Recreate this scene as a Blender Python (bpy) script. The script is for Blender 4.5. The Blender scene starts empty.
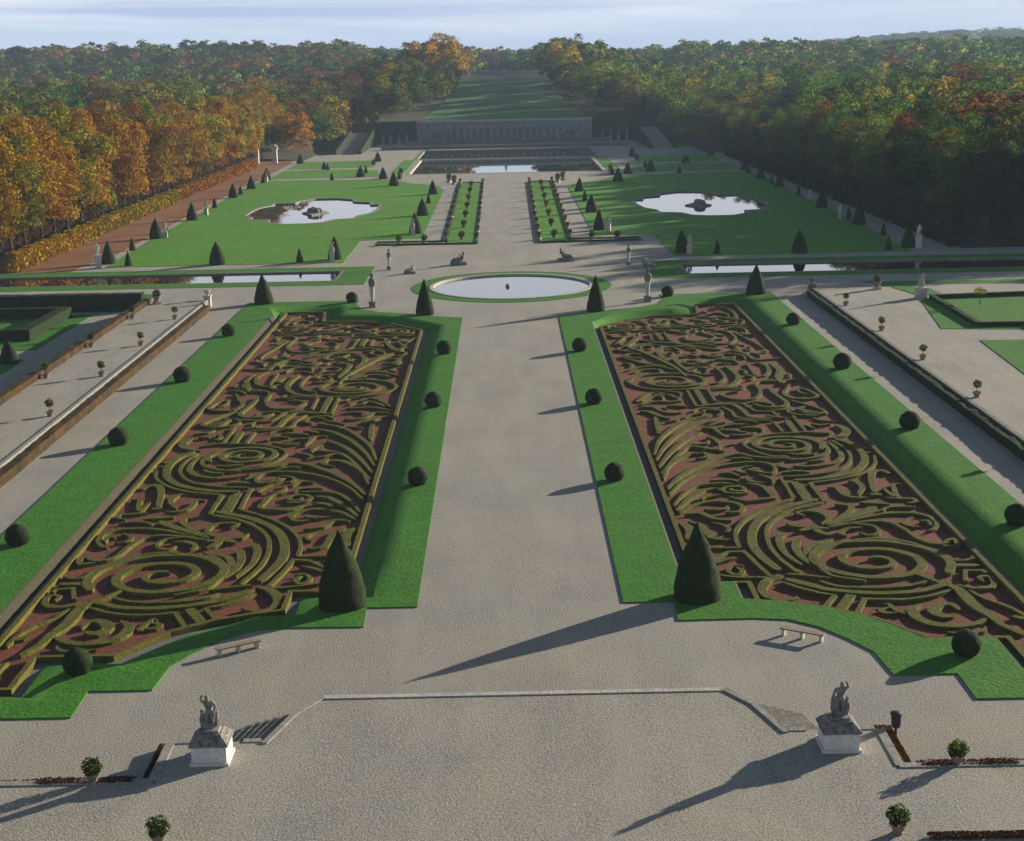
import bpy, bmesh, math, random
import numpy as np
from mathutils import Vector, Matrix, noise
from mathutils.geometry import tessellate_polygon

random.seed(7)
R = math.radians
scene = bpy.context.scene
col = scene.collection
SUN_AZ = 53.9      # clockwise from the garden's axis (+Y)
SUN_EL = 12.9
CAM_H = 34.0

# ------------------------------------------------------------------ helpers
def tag(o, label=None, cat=None, group=None, kind=None):
    if label: o['label'] = label
    if cat: o['category'] = cat
    if group: o['group'] = group
    if kind: o['kind'] = kind
    return o

def link(name, me, mats=(), parent=None, smooth=False):
    o = bpy.data.objects.new(name, me); col.objects.link(o)
    for m in (mats if isinstance(mats, (list, tuple)) else [mats]):
        me.materials.append(m)
    if parent: o.parent = parent
    if smooth:
        me.polygons.foreach_set('use_smooth', [True]*len(me.polygons))
    return o

def empty(name, loc=(0, 0, 0), rz=0.0):
    o = bpy.data.objects.new(name, None); col.objects.link(o)
    o.location = loc; o.rotation_euler = (0, 0, rz); o.empty_display_size = .3
    return o

class MB:
    """collects geometry for ONE mesh"""
    def __init__(s): s.v = []; s.f = []; s.m = []
    def add(s, vs, fs, mi=0):
        b = len(s.v); s.v += [tuple(p) for p in vs]; s.f += [tuple(b+i for i in f) for f in fs]; s.m += [mi]*len(fs); return s
    def box(s, c, d, rz=0, mi=0, top=1.0):
        x, y, z = d[0]/2, d[1]/2, d[2]/2; M = Matrix.Rotation(rz, 3, 'Z'); c = Vector(c); vs = []
        for zz, k in ((-z, 1), (z, top)):
            for a, b in ((-1, -1), (1, -1), (1, 1), (-1, 1)): vs.append(M @ Vector((a*x*k, b*y*k, zz)) + c)
        return s.add(vs, [(3, 2, 1, 0), (4, 5, 6, 7), (0, 1, 5, 4), (1, 2, 6, 5), (2, 3, 7, 6), (3, 0, 4, 7)], mi)
    def lathe(s, prof, c=(0, 0, 0), n=14, mi=0, sx=1, sy=1):
        vs = []; fs = []
        for r, z in prof:
            for k in range(n):
                a = 2*math.pi*k/n; vs.append((c[0]+r*math.cos(a)*sx, c[1]+r*math.sin(a)*sy, c[2]+z))
        m = len(prof)
        for i in range(m-1):
            for k in range(n):
                k2 = (k+1) % n; fs.append((i*n+k, i*n+k2, (i+1)*n+k2, (i+1)*n+k))
        fs.append(tuple(range(n))[::-1]); fs.append(tuple((m-1)*n+k for k in range(n)))
        return s.add(vs, fs, mi)
    def tube(s, pts, rad, n=7, mi=0):
        pts = [Vector(p) for p in pts]; vs = []; fs = []
        for i, p in enumerate(pts):
            d = (pts[min(i+1, len(pts)-1)] - pts[max(i-1, 0)]).normalized()
            u = d.orthogonal().normalized(); w = d.cross(u)
            r = rad[i] if isinstance(rad, (list, tuple)) else rad
            for k in range(n):
                a = 2*math.pi*k/n; vs.append(p + u*math.cos(a)*r + w*math.sin(a)*r)
        for i in range(len(pts)-1):
            for k in range(n):
                k2 = (k+1) % n; fs.append((i*n+k, i*n+k2, (i+1)*n+k2, (i+1)*n+k))
        fs.append(tuple(range(n))[::-1]); fs.append(tuple((len(pts)-1)*n+k for k in range(n)))
        return s.add(vs, fs, mi)
    def prism(s, outline, z0, z1, mi=0, holes=()):
        """outline (and holes) extruded between z0 and z1"""
        loops = [list(outline)] + [list(h) for h in holes]
        flat = [p for l in loops for p in l]
        tris = tessellate_polygon([[Vector((p[0], p[1], 0)) for p in l] for l in loops])
        up = []
        for t in tris:
            a, b, c = (Vector(flat[i]) for i in t)
            cr = (b.x-a.x)*(c.y-a.y)-(b.y-a.y)*(c.x-a.x)
            up.append(t if cr > 0 else t[::-1])
        n = len(flat)
        vs = [(p[0], p[1], z1) for p in flat]; fs = list(up)
        if z0 is not None:
            vs += [(p[0], p[1], z0) for p in flat]
            k = 0
            for l in loops:
                ar = area(l); sg = ar > 0
                if l is not loops[0]: sg = not sg
                m = len(l)
                for i in range(m):
                    a, b = k+i, k+(i+1) % m
                    fs.append((a+n, b+n, b, a) if sg else (b+n, a+n, a, b))
                k += m
        return s.add(vs, fs, mi)
    def build(s, name, mats, parent=None, smooth=False):
        me = bpy.data.meshes.new(name); me.from_pydata(s.v, [], s.f); me.update()
        o = link(name, me, mats, parent, smooth)
        if any(s.m): me.polygons.foreach_set('material_index', s.m)
        return o

def area(l):
    return .5*sum(l[i][0]*l[(i+1) % len(l)][1]-l[(i+1) % len(l)][0]*l[i][1] for i in range(len(l)))

def copy_tree(o, parent=None):
    c = o.copy(); col.objects.link(c)
    if parent: c.parent = parent
    for ch in list(o.children): copy_tree(ch, c)
    return c

def offset(poly, d):
    ds = d if isinstance(d, (list, tuple)) else [d]*len(poly)
    """polygon grown outwards by d"""
    sg = 1 if area(poly) > 0 else -1; n = len(poly); out = []
    for i in range(n):
        p0, p1, p2 = (Vector(poly[(i+k) % n]) for k in (-1, 0, 1))
        e1 = (p1-p0).normalized(); e2 = (p2-p1).normalized()
        n1 = Vector((e1.y, -e1.x))*sg; n2 = Vector((e2.y, -e2.x))*sg
        m = n1+n2; m = m/max(.35, (1+n1.dot(n2)))
        out.append(tuple(p1+m*ds[i]))
    return out

def bank_width(poly):
    """the bank is broad on the sides turned to the morning sun and steep elsewhere"""
    sg = 1 if area(poly) > 0 else -1; n = len(poly); s = Vector((math.sin(R(SUN_AZ)), math.cos(R(SUN_AZ)))); out = []
    for i in range(n):
        e = (Vector(poly[(i+1) % n])-Vector(poly[i])).normalized()+(Vector(poly[i])-Vector(poly[i-1])).normalized()
        q = Vector((e.y, -e.x)).normalized().dot(s)*sg; t = min(1, max(0, (q+.45)/.4)); out.append(0.45+2.2*t*t*(3-2*t))
    return out
def mirror(poly, sx):
    return [(p[0]*sx, p[1]) for p in poly]

def rect(x0, y0, x1, y1):
    return [(x0, y0), (x1, y0), (x1, y1), (x0, y1)]

def ellipse(cx, cy, rx, ry, n=64):
    return [(cx+rx*math.cos(2*math.pi*k/n), cy+ry*math.sin(2*math.pi*k/n)) for k in range(n)]

def subdiv(poly, step):
    out = []
    for i in range(len(poly)):
        a = Vector(poly[i]); b = Vector(poly[(i+1) % len(poly)]); k = max(1, int((b-a).length/step))
        out += [tuple(a.lerp(b, j/k)) for j in range(k)]
    return out

# ------------------------------------------------------------------ materials
def new_mat(name):
    m = bpy.data.materials.new(name); m.use_nodes = True
    nt = m.node_tree; nt.nodes.clear()
    out = nt.nodes.new('ShaderNodeOutputMaterial')
    return m, nt, out

def N(nt, t, **kw):
    n = nt.nodes.new(t)
    for k, v in kw.items():
        if k in n.inputs: n.inputs[k].default_value = v
        else: setattr(n, k, v)
    return n

def ramp(nt, src, stops):
    r = N(nt, 'ShaderNodeValToRGB'); e = r.color_ramp.elements
    while len(e) > 1: e.remove(e[-1])
    e[0].position = stops[0][0]; e[0].color = (*stops[0][1], 1)
    for p, c in stops[1:]:
        x = e.new(p); x.color = (*c, 1)
    nt.links.new(src, r.inputs[0]); return r

def surf(name, a, b, scale=1.0, fine=None, rough=.9, bump=0, bscale=None, spots=None, patch=None, streak=None, detail=6, big=None, coord='Object', spec=.2, stretch=None):
    """two-tone noise material; fine=(colour,scale,amount); big=(colour,scale,amount)"""
    m, nt, out = new_mat(name); L = nt.links
    tc = N(nt, 'ShaderNodeTexCoord'); src = tc.outputs[coord]
    if stretch:
        mp = N(nt, 'ShaderNodeMapping'); mp.inputs['Scale'].default_value = stretch; L.new(src, mp.inputs[0]); src = mp.outputs[0]
    n1 = N(nt, 'ShaderNodeTexNoise', Scale=scale, Detail=detail, Roughness=.65); L.new(src, n1.inputs['Vector'])
    c = ramp(nt, n1.outputs[0], [(.32, a), (.68, b)]).outputs[0]
    for lay in (big, patch, fine, spots):
        if lay:
            cc, sc, am = lay
            n2 = N(nt, 'ShaderNodeTexNoise', Scale=sc, Detail=4.0, Roughness=.7); L.new(src, n2.inputs['Vector'])
            f = ramp(nt, n2.outputs[0], [(.42, (0, 0, 0)), (.66, (am, am, am))])
            mx = N(nt, 'ShaderNodeMix', data_type='RGBA'); L.new(f.outputs[0], mx.inputs[0]); L.new(c, mx.inputs[6]); mx.inputs[7].default_value = (*cc, 1); c = mx.outputs[2]
    if streak:
        cc, vec, am = streak
        mp2 = N(nt, 'ShaderNodeMapping'); mp2.inputs['Scale'].default_value = vec; L.new(tc.outputs[coord], mp2.inputs[0])
        n2 = N(nt, 'ShaderNodeTexNoise', Scale=1.0, Detail=5.0, Roughness=.6); L.new(mp2.outputs[0], n2.inputs['Vector'])
        f = ramp(nt, n2.outputs[0], [(.45, (0, 0, 0)), (.62, (am, am, am))])
        mx = N(nt, 'ShaderNodeMix', data_type='RGBA'); L.new(f.outputs[0], mx.inputs[0]); L.new(c, mx.inputs[6]); mx.inputs[7].default_value = (*cc, 1); c = mx.outputs[2]
    p = N(nt, 'ShaderNodeBsdfPrincipled', Roughness=rough); p.inputs['Specular IOR Level'].default_value = spec
    L.new(c, p.inputs['Base Color'])
    if bump:
        n3 = N(nt, 'ShaderNodeTexNoise', Scale=bscale or scale*6, Detail=3.0, Roughness=.7); L.new(src, n3.inputs['Vector'])
        bp = N(nt, 'ShaderNodeBump', Strength=bump, Distance=.08); L.new(n3.outputs[0], bp.inputs['Height']); L.new(bp.outputs[0], p.inputs['Normal'])
    L.new(p.outputs[0], out.inputs[0]); return m

def leaf_mat(name, stops, trans=.52, attr=False):
    m, nt, out = new_mat(name); L = nt.links
    g = N(nt, 'ShaderNodeNewGeometry')
    if attr:
        at = N(nt, 'ShaderNodeAttribute', attribute_name='tint'); c = at.outputs['Color']
    else:
        oi = N(nt, 'ShaderNodeObjectInfo')
        tc = N(nt, 'ShaderNodeTexCoord')
        nz = N(nt, 'ShaderNodeTexNoise', Scale=.16, Detail=3.0); L.new(tc.outputs['Object'], nz.inputs['Vector'])
        mm = N(nt, 'ShaderNodeMath', operation='MULTIPLY_ADD'); L.new(nz.outputs[0], mm.inputs[0]); mm.inputs[1].default_value = .60
        m2 = N(nt, 'ShaderNodeMath', operation='MULTIPLY_ADD'); L.new(oi.outputs['Random'], m2.inputs[0]); m2.inputs[1].default_value = .90; m2.inputs[2].default_value = -.25
        L.new(m2.outputs[0], mm.inputs[2]); c = ramp(nt, mm.outputs[0], stops).outputs[0]
    rr = N(nt, 'ShaderNodeHueSaturation')
    mr = N(nt, 'ShaderNodeMapRange'); L.new(g.outputs['Random Per Island'], mr.inputs[0]); mr.inputs[3].default_value = .84; mr.inputs[4].default_value = 1.16
    L.new(mr.outputs[0], rr.inputs['Value']); L.new(c, rr.inputs['Color'])
    d = N(nt, 'ShaderNodeBsdfDiffuse', Roughness=.8); t = N(nt, 'ShaderNodeBsdfTranslucent')
    gm = N(nt, 'ShaderNodeMix', data_type='RGBA', blend_type='MULTIPLY', clamp_result=False); gm.inputs[0].default_value = 1; gm.inputs[7].default_value = (1.35, 1.3, 1.0, 1); L.new(rr.outputs[0], gm.inputs[6])
    L.new(rr.outputs[0], d.inputs[0]); L.new(gm.outputs[2], t.inputs[0])
    mx = N(nt, 'ShaderNodeMixShader'); mx.inputs[0].default_value = trans
    L.new(d.outputs[0], mx.inputs[1]); L.new(t.outputs[0], mx.inputs[2]); L.new(mx.outputs[0], out.inputs[0]); return m

def water_mat(name, ior=2.2, tint=(.012, .016, .014), wave=.02):
    m, nt, out = new_mat(name); L = nt.links
    p = N(nt, 'ShaderNodeBsdfPrincipled', Roughness=.015, IOR=ior); p.inputs['Base Color'].default_value = (*tint, 1)
    tc = N(nt, 'ShaderNodeTexCoord'); nz = N(nt, 'ShaderNodeTexNoise', Scale=.8, Detail=2.0); L.new(tc.outputs['Object'], nz.inputs['Vector'])
    bp = N(nt, 'ShaderNodeBump', Strength=wave, Distance=.02); L.new(nz.outputs[0], bp.inputs['Height']); L.new(bp.outputs[0], p.inputs['Normal'])
    L.new(p.outputs[0], out.inputs[0]); return m

M = {}
M['gravel'] = surf('gravel', (.215, .198, .162), (.315, .292, .242), scale=5.0, big=((.33, .265, .175), .045, .85), fine=((.085, .077, .064), 7.5, .8), spots=((.54, .51, .45), 9.0, .6), rough=.95, bump=.55, bscale=9, patch=((.185, .182, .168), .13, .8), streak=((.40, .37, .31), (.30, .05, 1), .28))
M['grass'] = surf('grass', (.032, .165, .014), (.058, .235, .024), scale=.45, big=((.075, .20, .022), .09, .5), fine=((.018, .070, .008), 3.2, .6), patch=((.05, .15, .02), .6, .5), spots=((.12, .17, .04), 1.3, .22), rough=.9, bump=.8, bscale=4, spec=.1)
M['far_grass'] = surf('far_grass', (.066, .220, .013), (.110, .290, .024), scale=.12, big=((.12, .21, .03), .035, .6), fine=((.035, .115, .010), .8, .5), rough=.9, bump=.5, bscale=2, spec=.1)
M['hill_grass'] = surf('shaded_hill_grass', (.030, .140, .020), (.048, .180, .028), scale=.05, big=((.06, .07, .02), .02, .6), fine=((.015, .04, .01), .4, .5))  # ride shade put into the colour: darker than the lawn grass
M['soil_shade'] = surf('shaded_turf_edge', (.030, .024, .012), (.055, .042, .022), scale=2, fine=((.02, .035, .008), 4, .6))  # turf edge darkened in colour so sun-facing banks read as a shadow line
M['brick_bed'] = surf('crushed_brick', (.15, .030, .014), (.23, .049, .023), scale=1.2, fine=((.045, .018, .012), 3, .85), big=((.085, .048, .028), .35, .8), spots=((.24, .10, .06), 5, .45), rough=.95, bump=.5, bscale=5)
M['box_hedge'] = surf('clipped_box', (.088, .088, .014), (.138, .132, .024), scale=1.3, fine=((.026, .032, .006), 5.0, .75), big=((.155, .135, .028), .25, .45), rough=.9, bump=1.0, bscale=6, spec=.1)
M['edge_hedge'] = surf('clipped_box_edge', (.095, .085, .014), (.15, .128, .025), scale=1.5, fine=((.05, .045, .010), 5, .7), rough=.9, bump=1.0, bscale=6, spec=.1)
M['path_dark'] = surf('bed_path_grit', (.13, .125, .115), (.20, .19, .175), scale=2, fine=((.07, .066, .06), 6, .6), rough=.95)
M['yew'] = surf('clipped_yew', (.016, .028, .009), (.036, .052, .014), scale=2.2, fine=((.006, .011, .004), 7, .8), rough=.9, bump=1.0, bscale=8, spec=.1)
M['dark_hedge'] = surf('dark_hedge_leaf', (.012, .022, .008), (.028, .042, .012), scale=2, fine=((.005, .01, .003), 5, .7), rough=.9, bump=1, bscale=5, spec=.1)
M['rust_hedge'] = surf('rusty_beech_hedge', (.030, .020, .010), (.070, .034, .014), scale=.9, fine=((.016, .015, .007), 3.5, .85), big=((.17, .07, .016), .45, .5), patch=((.025, .035, .010), .6, .6), rough=.9, bump=1, bscale=5, spec=.1)
M['gold_hedge'] = surf('gold_palisade_hedge', (.30, .15, .015), (.40, .25, .03), scale=.35, fine=((.12, .08, .012), 2.5, .7), big=((.34, .10, .015), .12, .6), rough=.9, bump=1, bscale=3, spec=.1)
M['litter'] = surf('leaf_litter', (.17, .055, .018), (.27, .10, .034), scale=.5, fine=((.09, .035, .012), 2.5, .7), big=((.30, .18, .06), .08, .6), rough=.95, bump=.6, bscale=3)
M['stone'] = surf('pale_stone', (.42, .385, .33), (.58, .54, .47), scale=1.5, fine=((.20, .18, .15), 5, .5), big=((.30, .28, .24), .6, .5), rough=.85, bump=.35, bscale=8)
M['kerb_stone'] = surf('kerb_stone', (.25, .24, .21), (.37, .355, .31), scale=1.2, fine=((.13, .12, .10), 4, .6), big=((.18, .17, .15), .5, .5), rough=.9, bump=.4, bscale=6)
M['white_stone'] = surf('white_stone', (.58, .55, .49), (.72, .69, .62), scale=1.5, fine=((.35, .32, .27), 4, .45), rough=.85, bump=.2, bscale=8)
M['dark_stone'] = surf('weathered_stone', (.10, .095, .085), (.25, .235, .205), scale=2.2, fine=((.045, .045, .04), 4, .75), spots=((.45, .42, .36), 3, .5), rough=.9, bump=.7, bscale=7)
M['wall_stone'] = surf('old_wall_stone', (.15, .135, .11), (.27, .24, .20), scale=1.4, fine=((.07, .06, .05), 5, .6), rough=.9, bump=.6, bscale=5)
M['bronze'] = surf('dark_bronze', (.035, .045, .04), (.07, .075, .065), scale=2, rough=.6)
M['terracotta'] = surf('terracotta', (.20, .14, .10), (.29, .21, .155), scale=5, rough=.85)
M['bin'] = surf('black_painted_metal', (.012, .013, .013), (.022, .023, .022), scale=4, rough=.5, spec=.4)
M['wood'] = surf('weathered_wood', (.20, .15, .10), (.34, .27, .19), scale=3, rough=.8)
M['bark'] = surf('bark', (.045, .036, .028), (.10, .082, .065), scale=2, rough=.95, bump=.7, bscale=6)
M['grotto'] = surf('grotto_stone', (.20, .205, .23), (.36, .365, .40), scale=.35, fine=((.12, .12, .12), 1.5, .7), rough=.9, bump=.4)
M['forest_floor'] = surf('forest_floor', (.035, .030, .014), (.075, .052, .022), scale=.08, fine=((.03, .045, .012), .3, .6), rough=.95)
M['water'] = water_mat('pond_water', 3.0, wave=.008)
M['water_dark'] = water_mat('basin_water', 1.9)
M['algae'] = surf('algae_scum', (.035, .032, .014), (.07, .058, .028), scale=.4, fine=((.02, .02, .012), 1.5, .7), spots=((.14, .12, .08), .9, .5), rough=1, spec=.0)
M['red_leaf'] = surf('red_potted_leaf', (.06, .02, .012), (.12, .035, .016), scale=4, rough=.9)
SPEC = {
 'gold':  [(.0, (.24, .14, .014)), (.45, (.36, .23, .022)), (.75, (.26, .215, .026)), (1, (.15, .16, .024))],
 'orange':[(.0, (.15, .062, .014)), (.4, (.26, .115, .018)), (.75, (.33, .175, .022)), (1, (.23, .17, .024))],
 'rust':  [(.0, (.085, .032, .013)), (.4, (.14, .055, .017)), (.8, (.20, .085, .022)), (1, (.17, .10, .024))],
 'olive': [(.0, (.070, .085, .016)), (.5, (.135, .140, .024)), (1, (.22, .185, .028))],
 'green': [(.0, (.042, .100, .022)), (.5, (.080, .150, .030)), (1, (.150, .190, .034))],
 'dark':  [(.0, (.020, .038, .010)), (.5, (.038, .060, .015)), (1, (.065, .075, .016))],
}
for k, st in SPEC.items(): M['leaf_'+k] = leaf_mat('leaf_'+k, st)
M['leaf_russet'] = leaf_mat('leaf_russet', [(.0, (.045, .022, .010)), (.5, (.095, .038, .014)), (1, (.14, .065, .018))], .2)
M['leaf_mix'] = leaf_mat('leaf_mixed_wood', None, attr=True)
M['leaf_shrub'] = leaf_mat('leaf_pot_shrub', [(.0, (.03, .05, .012)), (.6, (.06, .085, .016)), (1, (.12, .12, .02))])
ORD = ['first', 'second', 'third', 'fourth', 'fifth', 'sixth', 'seventh', 'eighth', 'ninth', 'tenth', 'eleventh', 'twelfth', 'thirteenth', 'fourteenth', 'fifteenth', 'sixteenth', 'seventeenth', 'eighteenth', 'nineteenth', 'twentieth',
       '21st','22nd','23rd','24th','25th','26th','27th','28th','29th','30th','31st','32nd','33rd','34th','35th','36th','37th','38th','39th','40th']
SIDE = {-1: 'left', 1: 'right'}

# exposure and light
HAZE = .00011; SKY = .05; SUN = 5.0; EXPO = 1.06; CLOUD = (8.8, 9.0, 9.9); VEIL = .85; VEILC = (4.2, 5.3, 8.5); ROLLS = -1

# ------------------------------------------------------------------ the lie of the land
def smooth(t):
    t = min(1, max(0, t)); return t*t*(3-2*t)
def inside_garden(x, y):
    return (abs(x) <= 97 and y <= 599) or (abs(x) <= 75 and y <= 716)
def land(x, y):
    if inside_garden(x, y): return -6.0
    ax = abs(x)
    if y > 716: h = 10*(1 if ax < 62 else .35+.25*smooth((y-716)/110)) + 15*smooth((y-720)/280)*(1-.85*smooth((ax-52)/60)) + (25 if x < 0 else 17)*smooth((y-980)/420)*smooth((ax-40)/120)
    else: h = 8*smooth((y-560)/157)*smooth((ax-74)/20) + .012*max(0, ax-98)*smooth((y-200)/150)
    # the long blue ridge far off on the right
    h += 50*math.exp(-((x-1050)/620)**2 - ((y-3250)/420)**2) + 26*math.exp(-((x+1300)/900)**2-((y-3400)/400)**2)
    return h

def axis_lines(vals): return sorted(set(vals))
xs = axis_lines([-76, -75, 76, 75, -98, -97, 98, 97] + list(range(-60, 61, 20)) + [s*v for s in (-1, 1) for v in (110, 130, 160, 200, 250, 310, 380, 460, 560, 680, 800, 950, 1100, 1300, 1500, 1800, 2200, 2800, 3600)])
ys = axis_lines([-150, 0, 150, 300, 400, 500, 560, 599, 600, 630, 660, 690, 716, 717] + list(range(740, 1040, 20)) + [1080, 1140, 1200, 1300, 1400, 1600, 1800, 2000, 2200] + list(range(2400, 4500, 150)))
tm = MB()
tm.v = [(x, y, land(x, y)) for y in ys for x in xs]
nx = len(xs)
tm.f = [(j*nx+i, j*nx+i+1, (j+1)*nx+i+1, (j+1)*nx+i) for j in range(len(ys)-1) for i in range(nx-1)]
tm.m = [0]*len(tm.f)
tag(tm.build('terrain', M['forest_floor'], smooth=False), kind='structure')

# ------------------------------------------------------------------ plan of the garden
BED = [(12, 206.5), (12, 100.2), (15.5, 100.3), (15.5, 96.6), (17.5, 96), (19.9, 94.8), (22.2, 93.0), (23.5, 91.2), (24.8, 89.1), (29.5, 89.1), (29.5, 84.1), (32.5, 84.1), (32.5, 224.4), (26.9, 224), (26.1, 215.2), (22.6, 215.1), (19.2, 214.4), (15.4, 211)]
LAWN = [(6.65, 213.3), (6.65, 95.4), (9.9, 95.4), (9.8, 91.9), (14.6, 92), (16.7, 91.6), (18.3, 90.2), (19.6, 88.1), (20.6, 86), (20.9, 82.4), (24.5, 82.4), (24.5, 78.8), (39, 78.8), (39, 231.5), (22.4, 231.5), (22.6, 227.6), (21.2, 222.6), (18.6, 219.8), (14.2, 217.8), (12, 215.6)]
CLOVER = [(32.5,398.2),(34.6,397.7),(35.3,405.1),(39.8,408.1),(40.8,415.3),(45.5,420.2),(50.8,420),(54.4,413.6),(54.7,406.6),(59.9,406.9),(59.9,401.8),(62.2,394.6),(62.6,383),(62.2,374),(60,369.9),(59.6,364.6),(55,363.3),(54.2,356.2),(50.8,352.1),(45.5,352),(42,354),(40.1,360.4),(35.6,362.6),(35.3,368.6),(32.8,375),(31.9,386.3)]
POND_C = (0.3, 244.2)
def pond(rx, ry): return ellipse(POND_C[0], POND_C[1], rx, ry, 72)
BASIN1 = rect(-31, 509, 31.5, 586); BASIN2 = rect(-33, 590.5, 34, 652)
def canal(sx, g=0):
    return rect(29.5-g, 254.6-g, 95, 266.8+g) if sx > 0 else rect(-95, 254.6-g, -28.8+g, 266.8+g)

BEDS = subdiv(BED, 5.0)
holes = [offset(mirror(BEDS, s), [.75+.80*q for q in bank_width(mirror(BEDS, s))]) for s in (-1, 1)] + [pond(12.6, 14.0)] + [offset(mirror(CLOVER, s), .3) for s in (-1, 1)]
holes += [BASIN1, BASIN2, rect(-95.5, 40, -53.3, 234.6), canal(-1), canal(1)]
gb = MB(); gb.prism([(-98, -60), (98, -60), (98, 600), (76, 600), (76, 718), (-76, 718), (-76, 600), (-98, 600)], None, 0.0, holes=holes)
tag(gb.build('gravel_ground', M['gravel']), kind='structure')

def sheet(name, outline, z, m, z0=None, holes=(), kind='structure'):
    o = MB().prism(outline, z0, z, holes=holes).build(name, M[m]); return tag(o, kind=kind)

# the sunken bed banks: lawn with a soft edge down to each parterre
for sx in (-1, 1):
    bed = mirror(BEDS, sx); lawn = mirror(LAWN, sx)
    bw = bank_width(bed); rings = [([.75+v*q/11 for v in bw], -.78+.86*math.sin(math.pi/2*(q/11)**.92)**1.12) for q in range(12)]
    mb = MB()
    top = offset(bed, [.75+v for v in bw])
    mb.prism(lawn, -.02, .08, holes=[top])
    base = len(mb.v); n = len(bed)
    R_ = [[(p[0], p[1], z) for p in offset(bed, d)] for d, z in rings]
    vs = [p for r in R_ for p in r]; fs = []
    flip = area(bed) < 0
    for i in range(len(rings)-1):
        for k in range(n):
            k2 = (k+1) % n; q = (i*n+k, i*n+k2, (i+1)*n+k2, (i+1)*n+k)
            fs.append(q if flip else q[::-1])
    mb.add(vs, fs); nf = len(fs)
    for q in range(nf):
        k = q % n
        if max(bw[k], bw[(k+1) % n]) < .75: mb.m[len(mb.m)-nf+q] = 1
    lw_ = mb.build('lawn', [M['grass'], M['soil_shade']]); tag(lw_, kind='structure')
    lw_.data.polygons.foreach_set('use_smooth', [abs(p.normal.z) < .9995 and p.normal.z > .5 for p in lw_.data.polygons])
    mb = MB().prism(offset(bed, .8), None, -.76); tag(mb.build('bed_path', M['path_dark']), kind='structure')

# ponds, canals, basins -------------------------------------------------
sheet('pond_water', pond(12.55, 13.95), -.14, 'water')
sheet('pond_floor', pond(12.7, 14.1), -.9, 'algae')
rim = MB(); rim.prism(pond(12.9, 14.4), -.9, .14, holes=[pond(12.3, 13.7)])
pr = rim.build('pond_kerb', M['stone']); tag(pr, 'round pale stone kerb of the pond at the head of the central walk', 'pond kerb')
sheet('lawn', pond(15.7, 17.4), .05, 'grass', 0.0, holes=[pond(12.88, 14.38)])
nz = MB().lathe([(.16, -.9), (.16, -.1), (.38, -.06), (.34, .10), (.15, .18), (.12, .34), (.05, .36)], (POND_C[0]-.6, POND_C[1]+.2, 0), 12)
tag(nz.build('fountain_nozzle', M['bronze']), 'small dark fountain head in the middle of the round pond', 'fountain')
for sx in (-1, 1):
    c = mirror(CLOVER, sx)
    sheet('pond_water', offset(c, .25), -.22, 'water')
    k = MB().prism(offset(c, .9), -.9, .10, holes=[offset(c, -.02)])
    tag(k.build('pond_kerb', M['dark_stone']), 'dark stone kerb of the lobed pond in the far %s lawn' % SIDE[sx], 'pond kerb')
    # rock island with a sculpted group
    isl = empty('fountain_island', (46.4*sx, 380, -.25))
    tag(isl, 'dark rocky fountain group on the star shaped island, far %s pond' % SIDE[sx], 'fountain')
    st = []
    for q in range(16):
        a = 2*math.pi*q/16; r = 3.4 if q % 4 == 0 else (2.3 if q % 2 == 0 else 2.6); st.append((r*math.cos(a)*.95, r*math.sin(a)*2.1))
    MB().prism(st, -.3, .30).build('island_base', M['dark_stone'], isl)
    rk = MB()
    rr = random.Random(3+sx)
    for q in range(9):
        a = rr.uniform(0, 6.28); d = rr.uniform(0, 1.3); rk.lathe([(.9, .28), (.75, .7), (.5, 1.0+rr.uniform(0, .4)), (.12, 1.35+rr.uniform(0, .3))], (d*math.cos(a), 1.6*d*math.sin(a), 0), 7)
    rk.build('rock_pile', M['dark_stone'], isl)
# mud and weed showing at the shallow end of the left pond
cl = mirror(CLOVER, -1); west = [(-62.4,394),(-62.4,375),(-59.9,369.8),(-59.4,364.8),(-55,363.5),(-53.4,368),(-55.6,377),(-54.2,388),(-56.5,397),(-59.7,401.6)]
sheet('algae', west, -.19, 'algae')
for sx in (-1, 1):
    sheet('canal_water', offset(canal(sx), .1), -.20, 'water')
    kb = MB().prism(offset(canal(sx), .55), -1.6, .06, holes=[canal(sx)])
    tag(kb.build('canal_kerb', M['wall_stone']), 'low stone kerb round the %s arm of the narrow cross canal' % SIDE[sx], 'canal kerb')
    x0, x1 = (23.2, 95) if sx > 0 else (-95, -23.4)
    xe = 28.9 if sx > 0 else -28.2
    a, b = sorted((xe, x1 if sx > 0 else x0))
    sheet('lawn', rect(a, 249.4, b, 254.0), .05, 'grass', 0.0); sheet('lawn', rect(a, 267.4, b, 272.4), .05, 'grass', 0.0)
    a, b = sorted((xe, x0 if sx > 0 else x1)); sheet('lawn', rect(a, 249.4, b, 272.4), .046, 'grass', 0.0)
sheet('basin_water', offset(BASIN1, .05), -.25, 'water_dark')
sheet('basin_water', offset(BASIN2, .05), -.35, 'water_dark')
kb = MB().prism(offset(BASIN1, .9), -.8, .10, holes=[BASIN1]); tag(kb.build('basin_kerb', M['stone']), 'pale stone kerb of the square reflecting basin', 'basin kerb')
kb = MB().prism(offset(BASIN2, .9), -.8, .12, holes=[BASIN2]); tag(kb.build('basin_kerb', M['wall_stone']), 'grey stone kerb of the farther dark basin', 'basin kerb')
for sx in (-1, 1): sheet('lawn', rect(*(sorted((33.2*sx, 37.6*sx))[0], 508, sorted((33.2*sx, 37.6*sx))[1], 588)), .06, 'far_grass', 0)

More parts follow.
